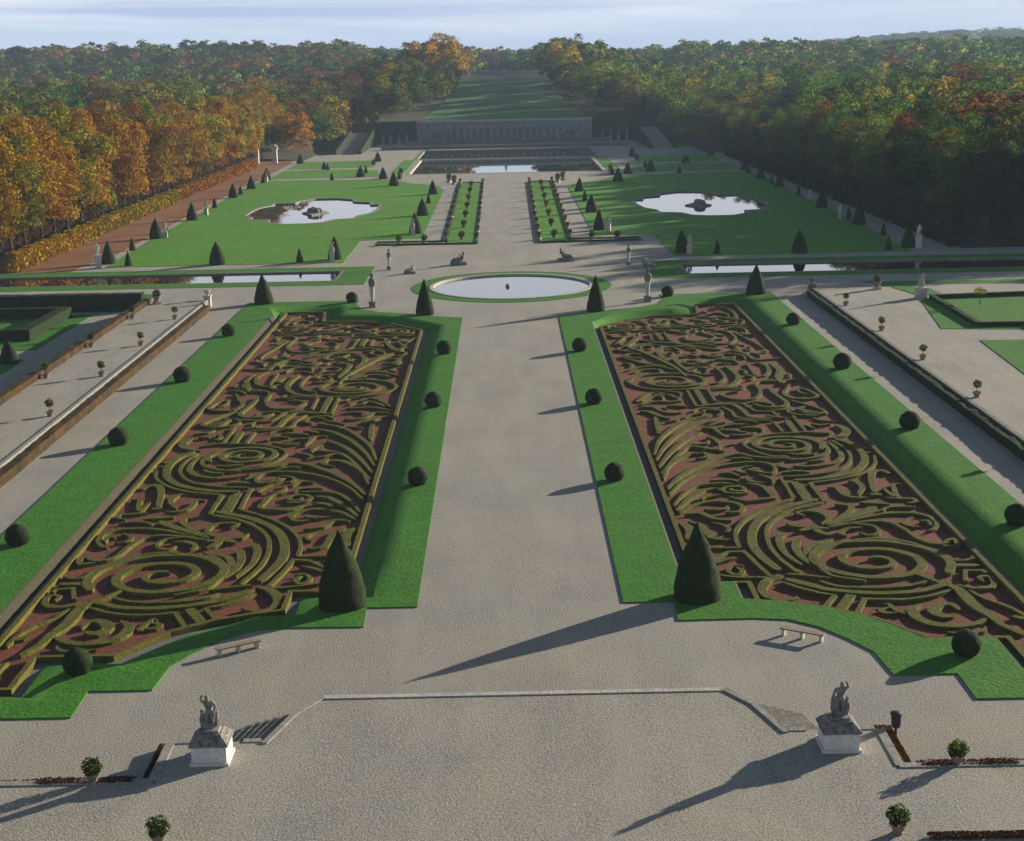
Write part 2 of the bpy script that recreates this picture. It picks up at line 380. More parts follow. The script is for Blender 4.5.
# far lawns ------------------------------------------------------------
FL = [(-72, 278.6), (-29.6, 278.6), (-29.6, 314.4), (-17.4, 317), (-17.4, 440), (-19.5, 455), (-29, 470), (-34, 486), (-74.5, 493.5), (-76.4, 480), (-74.2, 332)]
for sx in (-1, 1):
    p = mirror(FL, -sx)
    sheet('lawn', p, .07, 'far_grass', 0, holes=[offset(mirror(CLOVER, sx), .88)])
    sheet('lawn', mirror([(40, 503), (75, 500), (75.5, 538), (50, 541), (43, 530)], sx), .07, 'far_grass', 0)
    sheet('lawn', mirror([(46, 551), (75.5, 547), (76, 588), (47, 590)], sx), .07, 'far_grass', 0)
sheet('leaf_covered_path', [(-93, 273), (-77, 273), (-75, 300), (-75.6, 330), (-77.5, 420), (-78.4, 560), (-80, 600), (-98, 600), (-98, 273)], .035, 'litter', 0)
sheet('forest_floor', [(82.2, 282), (98, 282), (98, 600), (82.2, 600)], .03, 'forest_floor', 0)
# hill with the long grass ride up to the statue
hv = MB(); hys = list(range(718, 1002, 12)) + [1010]
hx = [-1, -.75, -.5, -.25, 0, .25, .5, .75, 1]
for y in hys:
    w = 40-(y-718)*.075
    for t in hx: hv.v.append((t*w, y, land(t*w, y)+.35))
hv.f = [(j*9+i, j*9+i+1, (j+1)*9+i+1, (j+1)*9+i) for j in range(len(hys)-1) for i in range(8)]; hv.m = [0]*len(hv.f)
tag(hv.build('grass_hill', M['hill_grass'], smooth=True), kind='structure')

# raised side terraces and the low garden on the left -------------------
TZ = .95
def terrace(outline, rampx):
    mb = MB().prism(outline, -1.0, TZ)
    return mb
for sx in (-1, 1):
    x0, x1 = (-53.0, -44.95) if sx < 0 else (44.95, 95)
    mb = MB().prism(rect(x0, 40, x1, 228.5), -1.2, TZ)
    # short gravel ramp down to the cross walk
    a, b, c_, d = (x0, 228.5), (x1, 228.5), (x1, 233), (x0, 233)
    mb.add([(a[0], a[1], TZ), (b[0], b[1], TZ), (c_[0], c_[1], .004), (d[0], d[1], .004)], [(0, 1, 2, 3)])
    mb.add([(b[0], b[1], TZ), (b[0], b[1], 0), (c_[0], c_[1], .004)], [(0, 1, 2)]); mb.add([(a[0], a[1], TZ), (a[0], a[1], 0), (d[0], d[1], .004)], [(2, 1, 0)])
    tag(mb.build('side_terrace', M['gravel']), kind='structure')
    w = empty('retaining_wall', (sx*44.7, 134, 0))
    tag(w, 'long low stone retaining wall with pale coping along the %s side terrace' % SIDE[sx], 'wall')
    wb = MB().box((0, 0, .42), (.44, 189, 1.04)); wb.build('wall', M['wall_stone'], w)
    cp = MB()
    for q in range(63): cp.box((0, -94.5+3*q+1.5, TZ+.05), (.42, 2.96, .12))
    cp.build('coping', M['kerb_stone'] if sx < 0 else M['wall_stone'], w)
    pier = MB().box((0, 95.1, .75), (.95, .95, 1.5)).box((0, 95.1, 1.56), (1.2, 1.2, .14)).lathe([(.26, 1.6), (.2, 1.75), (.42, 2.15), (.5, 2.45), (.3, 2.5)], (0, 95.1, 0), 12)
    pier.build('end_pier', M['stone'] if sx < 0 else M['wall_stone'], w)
# clipped hedges against the walls
def hedge_bar(x0, x1, y0, y1, z0, z1, step=.6, seed=1, j=.10):
    """a clipped hedge as one bumpy closed box"""
    r = random.Random(seed); mb = MB()
    lx, ly = x1-x0, y1-y0; nx_, ny_ = max(2, int(lx/step)), max(2, int(ly/step)); nz_ = max(2, int((z1-z0)/step))
    def P(x, y, z):
        v = Vector((x, y, z)); n_ = noise.noise_vector(v*.9)*j + noise.noise_vector(v*2.3)*j*.6
        return (x+n_.x, y+n_.y, z+(n_.z if z > z0+.05 else 0))
    def grid(fn, a, b):
        base = len(mb.v)
        for i in range(a+1):
            for k in range(b+1): mb.v.append(P(*fn(i/a, k/b)))
        for i in range(a):
            for k in range(b): mb.f.append((base+i*(b+1)+k, base+(i+1)*(b+1)+k, base+(i+1)*(b+1)+k+1, base+i*(b+1)+k+1)); mb.m.append(0)
    grid(lambda u, v: (x0+u*lx, y0+v*ly, z1), nx_, ny_)
    grid(lambda u, v: (x0, y1-u*ly, z0+v*(z1-z0)), ny_, nz_)
    grid(lambda u, v: (x1, y0+u*ly, z0+v*(z1-z0)), ny_, nz_)
    grid(lambda u, v: (x0+u*lx, y0, z0+v*(z1-z0)), nx_, nz_)
    grid(lambda u, v: (x1-u*lx, y1, z0+v*(z1-z0)), nx_, nz_)
    return mb
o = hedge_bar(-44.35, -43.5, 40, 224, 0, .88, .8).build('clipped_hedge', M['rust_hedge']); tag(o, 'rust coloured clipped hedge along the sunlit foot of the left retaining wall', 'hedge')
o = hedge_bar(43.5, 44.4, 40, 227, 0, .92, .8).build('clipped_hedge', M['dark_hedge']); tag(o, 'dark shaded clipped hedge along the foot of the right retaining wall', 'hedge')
o = hedge_bar(-53.6, -52.6, 40, 227, -1.0, 1.7, .9).build('clipped_hedge', M['rust_hedge']); tag(o, 'reddish clipped hedge on the outer edge of the left terrace', 'hedge')
# low garden
sheet('gravel_ground', rect(-95.5, 40, -53.3, 234.6), -1.0, 'gravel', -1.4)
mb = MB().box((-74.4, 234.7, -.5), (42.2, .3, 1.06)); tag(mb.build('retaining_wall', M['wall_stone']), 'short retaining wall behind the tall dark hedge of the low left garden', 'wall')
o = hedge_bar(-95, -55.2, 232.3, 234.3, -1.0, 1.6, .9).build('clipped_hedge', M['dark_hedge']); tag(o, 'tall dark hedge closing the back of the low left garden', 'hedge')
sheet('lawn', rect(-95, 236.2, -55.0, 243.0), .05, 'grass', 0)
sheet('lawn', [(-95, 200), (-61.8, 200), (-61.8, 229.5), (-95, 229.5)], -.94, 'grass', -1.0)
sheet('lawn', [(-95, 150), (-61.2, 150), (-61.2, 193), (-64.5, 196.5), (-95, 196.5)], -.94, 'grass', -1.0)
sq = MB()
for (x0, x1, y0, y1) in ((-66.3, -64.6, 207, 228), (-95, -66.31, 226.5, 228), (-95, -66.31, 207, 208.6)):
    h = hedge_bar(x0, x1, y0, y1, -.94, .55, .8); sq.add(h.v, h.f)
tag(sq.build('clipped_hedge', M['dark_hedge']), 'square of dark box hedge in the low left garden', 'hedge')
# right hand garden on the upper terrace
RG = [(57.0, 214.5), (53.4, 191), (63, 189.6), (95, 189.6), (95, 219.5), (72, 218.6), (58.6, 216.4)]
sheet('lawn', RG, TZ+.06, 'grass', TZ)
sheet('lawn', [(55.6, 182.5), (53.4, 150), (95, 150), (95, 181)], TZ+.06, 'grass', TZ)
hl = [((58.9, 216), (58.4, 192.4)), ((58.4, 192.4), (64.8, 192.2)), ((64.8, 192.2), (66, 186.2)), ((58.9, 216.0), (95, 220))]
hm = MB()
for a, b in hl:
    a = Vector(a); b = Vector(b); d = b-a
    hm.box(((a.x+b.x)/2, (a.y+b.y)/2, TZ+.31), (.75, d.length+.3, .52+.012*len(hm.f)/6), math.atan2(d.y, d.x)-math.pi/2)
tag(hm.build('box_border', M['dark_hedge']), 'low dark box edging round the lawn of the upper right garden', 'hedge')
sheet('flower_bed', [(62, 176), (72, 174), (76, 183.5), (66.5, 185)], TZ+.10, 'brick_bed', TZ)
sheet('lawn', [(54.6, 239.6), (58.2, 228), (58.0, 222), (62.5, 221.5), (61, 229), (60.4, 236), (95, 239), (95, 241.6)], .07, 'grass', 0) if False else None
sheet('lawn', [(54.6, 242), (58, 233.6), (62, 233.6), (61, 237), (95, 236.2), (95, 239.6), (60, 240.6)], .06, 'grass', 0)
sheet('lawn', [(56.2, 228), (57.8, 219.8), (61.6, 219.8), (61.0, 228)], TZ+.06, 'grass', TZ)


def quads_mesh(name, V, mat, tints=None):
    me = bpy.data.meshes.new(name); n = len(V)//4
    me.vertices.add(len(V)); me.vertices.foreach_set('co', V.astype(np.float32).ravel())
    me.loops.add(len(V)); me.loops.foreach_set('vertex_index', np.arange(len(V), dtype=np.int32))
    me.polygons.add(n); me.polygons.foreach_set('loop_start', np.arange(0, len(V), 4, dtype=np.int32))
    if tints is not None:
        a = me.attributes.new('tint', 'FLOAT_COLOR', 'POINT'); a.data.foreach_set('color', tints.astype(np.float32).ravel())
    me.update(calc_edges=True); me.validate(); me.materials.append(mat); return me
def leafy_hedge(x0, x1, ya, yb, zb, h, n, leaf, m, seed, along_x=False):
    """a hedge of many small leaves with a dense dark body; runs along y (or x)"""
    rg = np.random.default_rng(seed); L = yb-ya
    y = rg.uniform(0, L, n); hh = h*(1+.05*np.sin(y*.7+seed)+.04*np.sin(y*1.9)); q5 = min(.2, h*.05)
    top = rg.uniform(size=n) < .34
    z = np.where(top, hh, rg.uniform(0, 1, n)**.85*hh); sd = rg.uniform(size=n)
    x = np.where(top, x0+(x1-x0)*rg.uniform(size=n), np.where(sd < .6, x1, x0)); x = x+rg.normal(size=n)*q5
    nr = np.stack([np.where(top, 0, np.where(sd < .6, 1, -1)*np.sign(x1-x0)), np.zeros(n), np.where(top, 1.0, .15)], 1)+rg.normal(size=(n, 3))*.5
    nr /= np.linalg.norm(nr, axis=1)[:, None]; t = np.cross(nr, rg.normal(size=(n, 3))); t /= np.linalg.norm(t, axis=1)[:, None]; b = np.cross(nr, t)
    l = leaf*rg.uniform(.6, 1.4, (n, 1)); q = np.stack([x, y+ya, z+zb], 1)
    V = np.stack([q-t*l, q+b*l*.7, q+t*l, q-b*l*.7], 1).reshape(-1, 3)
    if along_x: V = V[:, [1, 0, 2]]
    return quads_mesh('hedge_leaves', V, m)
# ------------------------------------------------------------------ the near platform in front of the house
PZ = .8
PLAT = [(-95, -20), (95, -20), (95, 69.0), (17.75, 69.0), (17.75, 73.6), (13.3, 73.6), (12.2, 77.0), (10.9, 79.2), (-10.9, 79.2), (-12.2, 77.0), (-13.3, 73.6), (-17.75, 73.6), (-17.75, 69.0), (-95, 69.0)]
tag(MB().prism(PLAT, -.3, PZ).build('gravel_platform', M['gravel']), kind='structure')
def strip(mb, pts, w, z0, z1, side=1):
    for i in range(len(pts)-1):
        a = Vector(pts[i]); b = Vector(pts[i+1]); d = (b-a); L = d.length; d.normalize(); nrm = Vector((-d.y, d.x))*side
        k = max(1, int(L/1.6))
        for q in range(k):
            p = a + d*(L*(q+.5)/k) + nrm*(w/2); mb.box((p.x, p.y, (z0+z1)/2), (L/k-.02, w, z1-z0), math.atan2(d.y, d.x))
kb = MB(); strip(kb, [(10.9, 79.2), (-10.9, 79.2)], .42, PZ-.75, PZ+.06, 1)
tag(kb.build('stone_kerb', M['stone']), 'long thin pale stone kerb edging the platform across the centre', 'kerb')
for sx in (-1, 1):
    kb = MB(); strip(kb, mirror([(13.35, 73.3), (12.25, 77.0), (10.95, 79.15)], sx), .32, PZ-.75, PZ+.07, sx)
    tag(kb.build('stone_kerb', M['kerb_stone']), 'slanting pale stone kerb beside the %s flight of steps' % SIDE[sx], 'kerb')
    kb = MB(); strip(kb, mirror([(13.4, 73.45), (14.3, 73.45)], sx), .4, 0, PZ+.05, sx)
    strip(kb, mirror([(16.6, 73.45), (17.75, 73.45), (17.75, 69.2)], sx), .45, 0, PZ+.05, sx); strip(kb, mirror([(17.9, 69.0), (60, 69.0)], sx), .5, 0, PZ+.055, sx)
    tag(kb.build('stone_kerb', M['kerb_stone']), 'stone kerb on the platform wall running out to the %s' % SIDE[sx], 'kerb')
    stp = empty('stone_steps', (sx*13, 75, 0)); tag(stp, 'short flight of stone steps beside the %s near statue' % SIDE[sx], 'steps')
    for q in range(5):
        z = PZ-.13*(q+1); x = 13.05+.42*q
        # each tread follows the slant of the kerb
        a0, a1 = x+.35, x+.35-1.02
        tr = MB().prism(mirror([(a0, 73.65), (a0+.43, 73.65), (a1+.43+.06*q, 77.2), (a1, 77.2)] if sx > 0 else [(a0, 73.65), (a1, 77.2), (a1+.43+.06*q, 77.2), (a0+.43, 73.65)], sx), -.05-.003*q, z)
        t = tr.build('step', M['wall_stone'], None); t.parent = stp; t.location = (-sx*13, -75, 0)
    for q in range(0):
        z = PZ-.2*(q+1); d = .42*q
        t = MB().prism(mirror([(12.45+d, 77.2), (12.85+d, 77.2+.02), (11.4+d*.8, 79.75+d*.4), (11.05+d*.8, 79.6+d*.4)], sx), -.04-.003*q, z).build('step', M['wall_stone'], stp); t.location = (-sx*13, -75, 0)
    a, b = sorted((17.95*sx, 18.75*sx)); o = link('clipped_hedge', leafy_hedge(a, b, 69.9, 74.6, 0, .5 if sx > 0 else .3, 6500, .05, M['leaf_russet'], 5)); tag(o, 'short strip of rusty hedge in the corner beside the %s near pedestal' % SIDE[sx], 'hedge')
    a, b = sorted((18.8*sx, 60*sx)); o = link('clipped_hedge', leafy_hedge(69.12, 69.7, a, b, 0, .84, 26000, .05, M['leaf_russet'], 6, True)); tag(o, 'thin line of russet hedge against the %s platform wall' % SIDE[sx], 'hedge')
o = link('clipped_hedge', leafy_hedge(61.9, 62.25, 17.4, 40, PZ, .2, 11000, .05, M['leaf_russet'], 8, True)); tag(o, 'low russet hedge line at the bottom right of the platform', 'hedge')

# ------------------------------------------------------------------ embroidered parterres
STROKES = [((0.55,1.15,1.1),[(24.7,104.99),(24.88,105.22),(25.21,105.34),(25.61,105.28),(25.98,104.99),(26.2,104.51),(26.16,103.91),(25.83,103.35),(25.22,102.97),(24.45,102.89),(23.66,103.2),(23.05,103.87),(22.79,104.8),(22.98,105.82),(23.65,106.69),(24.68,107.21),(25.91,107.21),(27.06,106.65),(27.89,105.58),(28.17,104.19),(27.79,102.76),(26.79,101.6),(25.31,100.97),(23.64,101.06),(22.13,101.91),(21.11,103.39),(20.83,105.23),(21.41,107.06),(22.78,108.5),(24.71,109.21),(26.81,109.0),(28.66,107.85),(29.86,105.95),(30.1,103.66),(29.3,101.43)],0),
((0.4,0.45,0.4),[(31.9,105.02),(31.9,104.59),(30.67,104.21),(30.03,106.25),(29.16,107.59),(27.97,108.99),(26.58,109.73),(24.95,109.47),(23.18,108.53),(21.8,107.07),(21.05,105.6),(20.92,103.4),(21.41,101.48),(22.42,100.73),(23.39,100.21)],0),
((1.0,1.0,1.0),[(31.9,103.08),(31.53,103.03),(30.02,102.94),(29.3,101.43)],0),
((0.4,0.45,0.4),[(31.9,101.32),(31.77,101.88),(30.65,102.05),(29.99,99.78)],1),
((0.35,0.55,1.5,1.0,0.5),[(26.83,102.06),(27.62,100.62),(28.53,99.2),(29.06,98.06),(29.18,95.08),(29.65,93.02),(29.83,91.45),(30.56,89.59)],0),
((0.45,0.45,0.35),[(20.32,100.4),(21.26,99.35),(22.88,98.89),(24.56,98.79),(26.08,99.13),(27.44,99.94)],0),
((1.3,1.1,1.0,0.9),[(18.1,101.01),(19.08,100.03),(20.28,98.84),(21.83,98.08),(24.0,97.68),(26.18,97.89),(27.84,98.8),(28.89,99.49)],0),
((0.45,0.45,0.45,0.4),[(17.82,100.25),(18.87,98.93),(19.83,97.99),(20.72,97.5)],0),
((0.45,0.45,0.4),[(22.26,96.77),(23.72,96.46),(25.4,96.48),(26.93,96.98),(28.51,98.1)],0),
((0.5,0.5),[(20.72,97.5),(19.65,95.34)],1),
((1.1,1.1),[(21.76,97.44),(20.39,94.59)],1),
((0.5,0.5),[(22.55,96.75),(21.38,94.01)],1),
((0.9,1.2,0.7,0.6),[(18.0,101.7),(16.91,100.85),(16.19,99.1),(16.26,97.35),(17.19,96.66),(18.3,97.35)],0),
((0.4,0.45,0.3),[(18.35,102.01),(19.69,101.73),(21.17,101.08)],0),
((1.05,1.1,1.2,1.1),[(24.14,120.54),(22.97,119.8),(20.79,118.09),(18.78,115.53),(17.59,112.17),(17.08,108.43),(17.39,105.6),(17.99,102.88)],0),
((0.45,0.45,0.45),[(22.13,120.82),(20.09,118.95),(17.97,116.18),(16.6,113.09),(16.13,110.63),(16.04,108.24)],0),
((0.45,0.45),[(16.04,108.24),(13.81,108.39)],1),
((0.5,0.5,0.5),[(24.4,119.69),(22.18,118.3),(20.05,115.73),(18.84,112.93),(18.33,109.4),(18.42,106.28),(18.89,103.78),(19.22,102.33)],0),
((0.5,0.5,0.5),[(13.57,105.36),(15.05,107.27),(16.23,107.45),(16.64,104.66),(17.18,101.62)],1),
((0.45,0.45),[(13.68,102.22),(14.7,101.69),(17.06,101.3)],1),
((0.6,0.5,0.3),[(15.16,103.79),(15.49,103.04),(15.13,102.13),(14.66,102.39),(14.5,103.35),(15.08,104.27),(15.71,103.99)],0),
((0.4,0.6,0.3),[(13.62,104.62),(14.32,105.31),(15.48,105.97)],0),
((1.0,0.9,0.4),[(19.76,111.74),(19.2,109.87),(19.11,106.74),(19.82,103.96)],0),
((1.1,1.0,0.4),[(20.54,110.31),(20.06,107.7),(20.2,105.16),(20.8,103.65)],0),
((0.9,0.9,0.4),[(22.1,109.4),(21.12,108.41),(20.63,106.63),(20.9,104.13)],0),
((0.5,0.8,0.5),[(23.13,109.86),(22.09,108.6),(21.33,107.1),(20.99,104.61),(21.4,102.89),(22.36,101.89)],0),
((0.45,0.45),[(22.46,125.12),(22.27,121.13)],1),
((1.05,1.05),[(23.49,125.38),(23.47,120.21)],1),
((0.45,0.45),[(24.61,125.64),(24.52,119.87)],1),
((0.8,1.4,1.5,0.9,0.4),[(27.64,93.54),(26.73,93.2),(26.33,94.23),(27.07,95.42),(27.88,95.37),(28.01,94.13)],0),
((0.5,1.3,1.3,0.9,0.4),[(25.84,95.49),(25.04,94.51),(25.11,92.71),(26.04,91.68),(27.3,91.41),(28.51,91.92),(29.39,92.84)],0),
((0.5,0.6,0.3),[(24.43,93.74),(24.11,94.37),(23.8,95.62),(23.53,95.63)],0),
((0.5,0.7,0.3),[(23.95,93.97),(23.27,94.01),(23.08,94.63),(23.79,95.0)],0),
((0.5,0.8,0.6,0.4),[(29.23,99.15),(30.17,98.43),(31.35,98.57),(31.9,99.64),(31.9,100.79),(31.17,100.61),(31.26,99.7)],0),
((0.4,0.45,0.4),[(29.76,98.02),(30.36,96.26),(31.2,94.95),(31.76,93.29),(31.9,91.29)],0),
((0.9,0.9,0.6),[(30.97,92.94),(31.64,92.51),(31.9,92.83)],0),
((0.4,0.6,0.7,0.4),[(23.51,113.3),(25.12,114.31),(26.92,115.54),(28.91,116.33),(30.69,116.19),(31.71,115.19),(31.79,113.37),(31.13,111.88),(30.59,111.48)],0),
((0.5,0.6,0.4),[(30.61,113.91),(31.23,113.86),(31.12,112.75)],0),
((0.4,0.5,0.6,0.4),[(23.38,112.65),(25.22,113.62),(27.12,114.16),(28.38,113.62),(29.01,111.59),(29.38,109.23),(30.31,108.14),(31.37,108.47)],0),
((0.5,0.7,0.5),[(30.6,107.75),(31.59,107.42),(31.9,108.43),(31.79,109.25),(30.96,108.51)],0),
((0.35,0.45,0.4),[(25.22,113.62),(26.52,113.22),(27.03,112.17),(26.67,110.9),(25.9,110.53),(25.49,111.41)],0),
((1.3,1.1,0.4),[(28.15,118.04),(26.57,116.27),(24.96,114.77),(23.39,113.31)],0),
((0.4,0.9,0.4),[(25.2,118.99),(26.19,118.67),(26.19,117.47),(24.98,115.46),(23.6,113.74)],0),
((0.4,0.6,0.7,0.4),[(22.24,115.89),(21.77,116.86),(22.88,117.24),(23.77,116.47),(23.83,114.85),(23.06,113.56)],0),
((0.9,1.2,0.9),[(21.12,111.94),(22.14,112.74),(23.34,112.43)],0),
((0.7,1.0,0.7),[(22.48,113.82),(22.47,111.84),(23.11,110.73)],0),
((0.3,0.7,0.4),[(20.52,114.19),(20.98,113.26),(21.94,112.97)],0),
((0.5,1.6,0.5),[(27.23,119.23),(28.38,119.33),(29.54,118.66)],0),
((0.8,0.8),[(28.69,121.81),(29.5,121.55)],1),
((0.6,1.1,1.0,0.8),[(31.71,127.88),(31.4,128.92),(30.52,128.82),(29.81,126.37),(29.12,122.19)],0),
((0.4,0.7,0.6,0.4),[(31.9,124.58),(31.2,124.64),(30.83,122.57),(30.33,121.08),(30.14,123.67)],0),
((0.35,0.7,0.7,0.4),[(25.63,124.02),(26.37,123.96),(26.48,121.88),(27.19,120.82),(28.26,120.83)],0),
((0.4,1.0,0.8,0.4),[(27.77,125.99),(28.4,125.67),(28.46,123.8),(27.67,121.79)],0),
((0.4,0.5,0.6,0.5),[(29.69,120.62),(30.68,120.3),(31.72,120.22),(31.73,119.23),(31.0,118.94)],0),
((0.5,0.9,0.9),[(24.92,139.52),(25.18,139.48),(25.42,139.3),(25.56,138.99),(25.53,138.6),(25.32,138.24),(24.93,137.99),(24.42,137.94),(23.91,138.14),(23.52,138.57),(23.34,139.18),(23.46,139.84),(23.89,140.41),(24.56,140.75),(25.36,140.76),(26.12,140.4),(26.67,139.71),(26.86,138.81),(26.63,137.87),(25.98,137.1),(25.02,136.67),(23.93,136.72),(22.93,137.25),(22.25,138.21),(22.04,139.41),(22.4,140.61),(23.27,141.58),(24.52,142.07),(25.9,141.97),(27.13,141.25),(27.95,140.02),(28.15,138.53),(27.67,137.05)],0),
((0.35,0.4,0.4),[(29.71,142.97),(27.68,143.85),(25.41,143.5),(23.41,142.85),(21.56,140.98),(21.08,139.37),(21.56,137.07),(22.74,135.09),(24.39,134.34)],0),
((0.5,0.7,0.5),[(28.35,140.05),(28.37,137.12),(27.7,135.29),(26.09,133.89),(24.24,133.44)],0),
((0.6,0.9,0.5),[(28.98,139.33),(29.15,135.47),(28.37,132.79),(26.29,131.18),(24.15,131.36)],0),
((0.4,0.45,0.45),[(29.33,140.29),(29.93,136.67),(29.57,133.29),(28.1,130.16),(25.59,128.37),(22.65,127.77)],0),
((0.9,1.2,1.0),[(29.77,140.92),(30.86,138.84),(31.06,135.0),(30.26,131.44),(28.5,128.7),(25.88,126.96),(23.29,126.62)],0),
((0.4,0.45,0.4),[(30.69,140.17),(31.24,138.48),(31.77,136.82)],0),
((0.45,0.45),[(30.84,135.33),(31.9,135.47)],1),
((0.4,0.45,0.45),[(31.9,134.31),(31.25,131.36),(29.42,128.34),(27.06,126.59),(24.49,125.6)],0),
((0.45,0.45),[(24.49,125.6),(24.55,120.02)],1),
((1.0,1.0),[(23.26,126.08),(23.22,120.37)],1),
((0.45,0.45),[(22.4,127.52),(22.37,121.19)],1),
((0.45,0.45,0.45),[(24.5,119.78),(22.42,118.23),(20.49,116.95)],0),
((1.0,1.0,1.0),[(23.17,120.13),(21.6,118.78),(20.14,117.92)],0),
((0.45,0.45),[(22.35,121.09),(20.99,119.8)],0),
((0.45,0.45),[(25.36,148.41),(25.52,144.09)],1),
((1.0,1.0),[(26.75,148.8),(26.69,143.49)],1),
((0.45,0.45,0.4),[(27.69,150.83),(27.7,144.14),(28.97,143.29)],1),
((1.0,1.6,0.5),[(31.14,146.73),(31.56,144.2),(30.66,142.2),(29.23,141.31)],0),
((0.4,0.7,0.4),[(31.28,148.19),(30.08,148.67),(29.49,149.85)],0),
((0.5,0.9,0.4),[(30.51,146.79),(29.49,146.52),(28.84,147.31)],0),
((0.4,0.8,0.5),[(31.24,151.98),(30.09,152.09),(28.74,153.79),(29.63,154.9)],0),
((0.3,0.8,0.5),[(12.5,135.96),(13.46,141.36),(14.93,145.7),(16.97,149.52),(19.55,151.77)],0),
((0.3,0.9,0.5),[(12.5,134.12),(13.8,139.35),(15.76,144.57),(17.92,147.95),(19.88,149.25)],0),
((0.3,0.9,0.5),[(12.5,131.74),(13.99,136.77),(15.88,141.48),(17.8,144.39)],0),
((0.3,0.9,0.6),[(12.51,129.44),(14.03,133.69),(15.74,136.31),(16.78,136.22)],0),
((0.3,0.6,0.5),[(12.5,127.78),(13.58,132.83),(15.89,138.84),(17.47,138.06),(18.32,137.67)],0),
((0.4,1.0,0.7,0.4),[(12.5,124.53),(13.97,128.47),(16.15,132.32),(18.24,134.86),(20.19,135.93),(21.47,134.58),(25.01,133.68)],0),
((0.3,0.5,0.5,0.4),[(12.5,122.98),(14.1,127.08),(16.18,130.28),(18.14,131.98),(20.32,132.86),(22.0,132.43),(22.49,130.62),(21.85,128.96),(20.68,129.62),(19.96,130.54)],0),
((0.3,0.6,0.4),[(12.5,119.46),(13.62,122.88),(15.01,125.39),(16.9,126.04),(18.12,125.78)],0),
((0.4,0.9,0.5),[(12.57,118.25),(13.85,121.34),(15.53,124.02),(16.69,124.46)],0),
((0.5,0.7,0.4),[(19.24,125.86),(20.35,124.96),(20.69,122.84),(20.7,121.31),(19.56,120.9),(18.42,120.49),(17.28,121.83)],0),
((0.4,0.8,0.5),[(12.69,117.53),(14.04,119.59),(15.78,120.69),(17.3,120.08),(17.9,118.81),(17.3,117.42),(16.27,117.5)],0),
((0.4,0.9,0.4),[(13.09,117.03),(14.3,117.41),(15.12,115.72),(16.46,115.16)],0),
((0.5,1.0,0.4),[(13.13,115.18),(14.01,113.99),(14.34,110.71),(15.62,110.2)],0),
((1.0,1.4,0.6),[(12.5,115.23),(13.0,112.96),(12.5,110.42)],0),
((0.3,0.6,0.3),[(17.31,129.05),(18.38,129.53),(19.02,128.07)],0),
((0.4,0.7,0.4),[(19.66,145.27),(20.92,145.16),(22.02,144.01)],0),
((0.7,0.9,0.4),[(18.05,142.64),(18.74,141.9),(18.78,139.89)],0),
((0.3,0.7,0.4),[(19.75,142.49),(19.13,146.03),(18.02,146.14)],0),
((0.4,0.5,0.5),[(17.91,124.33),(17.77,124.25),(17.68,124.11),(17.66,123.91),(17.75,123.71),(17.93,123.56),(18.18,123.49),(18.46,123.56),(18.7,123.75),(18.83,124.05),(18.82,124.4),(18.65,124.73),(18.33,124.96),(17.92,125.03),(17.49,124.9),(17.15,124.59),(16.98,124.14),(17.02,123.64),(17.28,123.18),(17.74,122.88),(18.31,122.8),(18.87,122.98)],0),
((0.5,0.7,0.4),[(20.2,130.24),(20.86,130.76),(20.92,129.32)],0),
((0.4,0.7,0.4),[(12.8,157.27),(14.76,158.82),(16.33,158.67),(17.45,158.85)],0),
((0.4,0.7,0.6,0.4),[(12.82,156.12),(14.28,156.26),(15.12,153.93),(16.35,153.26),(17.12,153.74)],0),
((0.4,0.7,0.4),[(12.83,159.01),(14.39,162.77),(15.59,163.58)],0),
((0.3,0.5,0.3),[(13.31,158.96),(14.47,160.94),(15.14,161.47)],0),
((0.7,1.3,0.5),[(12.8,154.43),(13.71,154.07),(14.49,152.35),(15.37,150.65)],0),
((0.6,0.9,0.6),[(14.07,151.58),(13.95,147.91),(13.72,144.42)],0),
((0.4,0.7,0.4),[(15.94,162.0),(16.68,161.93),(17.25,160.36)],0),
((0.45,0.45),[(18.74,164.2),(18.74,156.4)],1),
((1.0,1.0),[(19.71,164.42),(19.73,156.59)],1),
((0.45,0.45),[(21.02,164.28),(21.01,158.5)],1),
((0.5,0.9,0.9,0.6),[(18.59,156.13),(20.6,156.8),(22.42,156.91),(23.19,154.0),(23.51,150.69),(25.47,149.97)],0),
((0.4,0.45,0.4),[(21.05,157.62),(23.32,157.4),(24.04,155.04),(24.48,153.32),(25.99,153.17),(26.13,151.25)],0),
((0.4,0.6,0.4),[(21.17,155.88),(21.92,153.56),(22.11,150.82),(23.66,149.61),(25.28,148.94)],0),
((0.5,0.8,0.7),[(17.36,170.03),(17.07,169.96),(16.81,169.72),(16.7,169.32),(16.81,168.86),(17.16,168.46),(17.72,168.24),(18.38,168.33),(18.98,168.74),(19.35,169.43),(19.37,170.28),(18.96,171.11),(18.18,171.7),(17.15,171.88),(16.09,171.56),(15.24,170.76),(14.82,169.59),(14.98,168.3),(15.74,167.17),(16.98,166.46),(18.47,166.38),(19.9,167.0),(20.94,168.25),(21.32,169.89),(20.92,171.59),(19.76,172.98),(18.04,173.74),(16.09,173.63),(14.35,172.65),(13.19,170.93),(12.91,168.81)],0),
((0.4,0.45,0.45),[(12.5,169.7),(13.95,166.28),(16.09,164.78),(18.63,164.84),(21.37,164.56),(24.25,165.22)],0),
((0.9,1.0,0.8),[(21.3,165.2),(22.85,165.36),(24.47,167.79),(25.21,171.06),(25.06,174.55),(24.67,177.47)],0),
((0.4,0.5,0.5),[(21.55,167.11),(22.87,168.28),(23.63,170.54),(23.71,173.99),(23.32,176.53)],0),
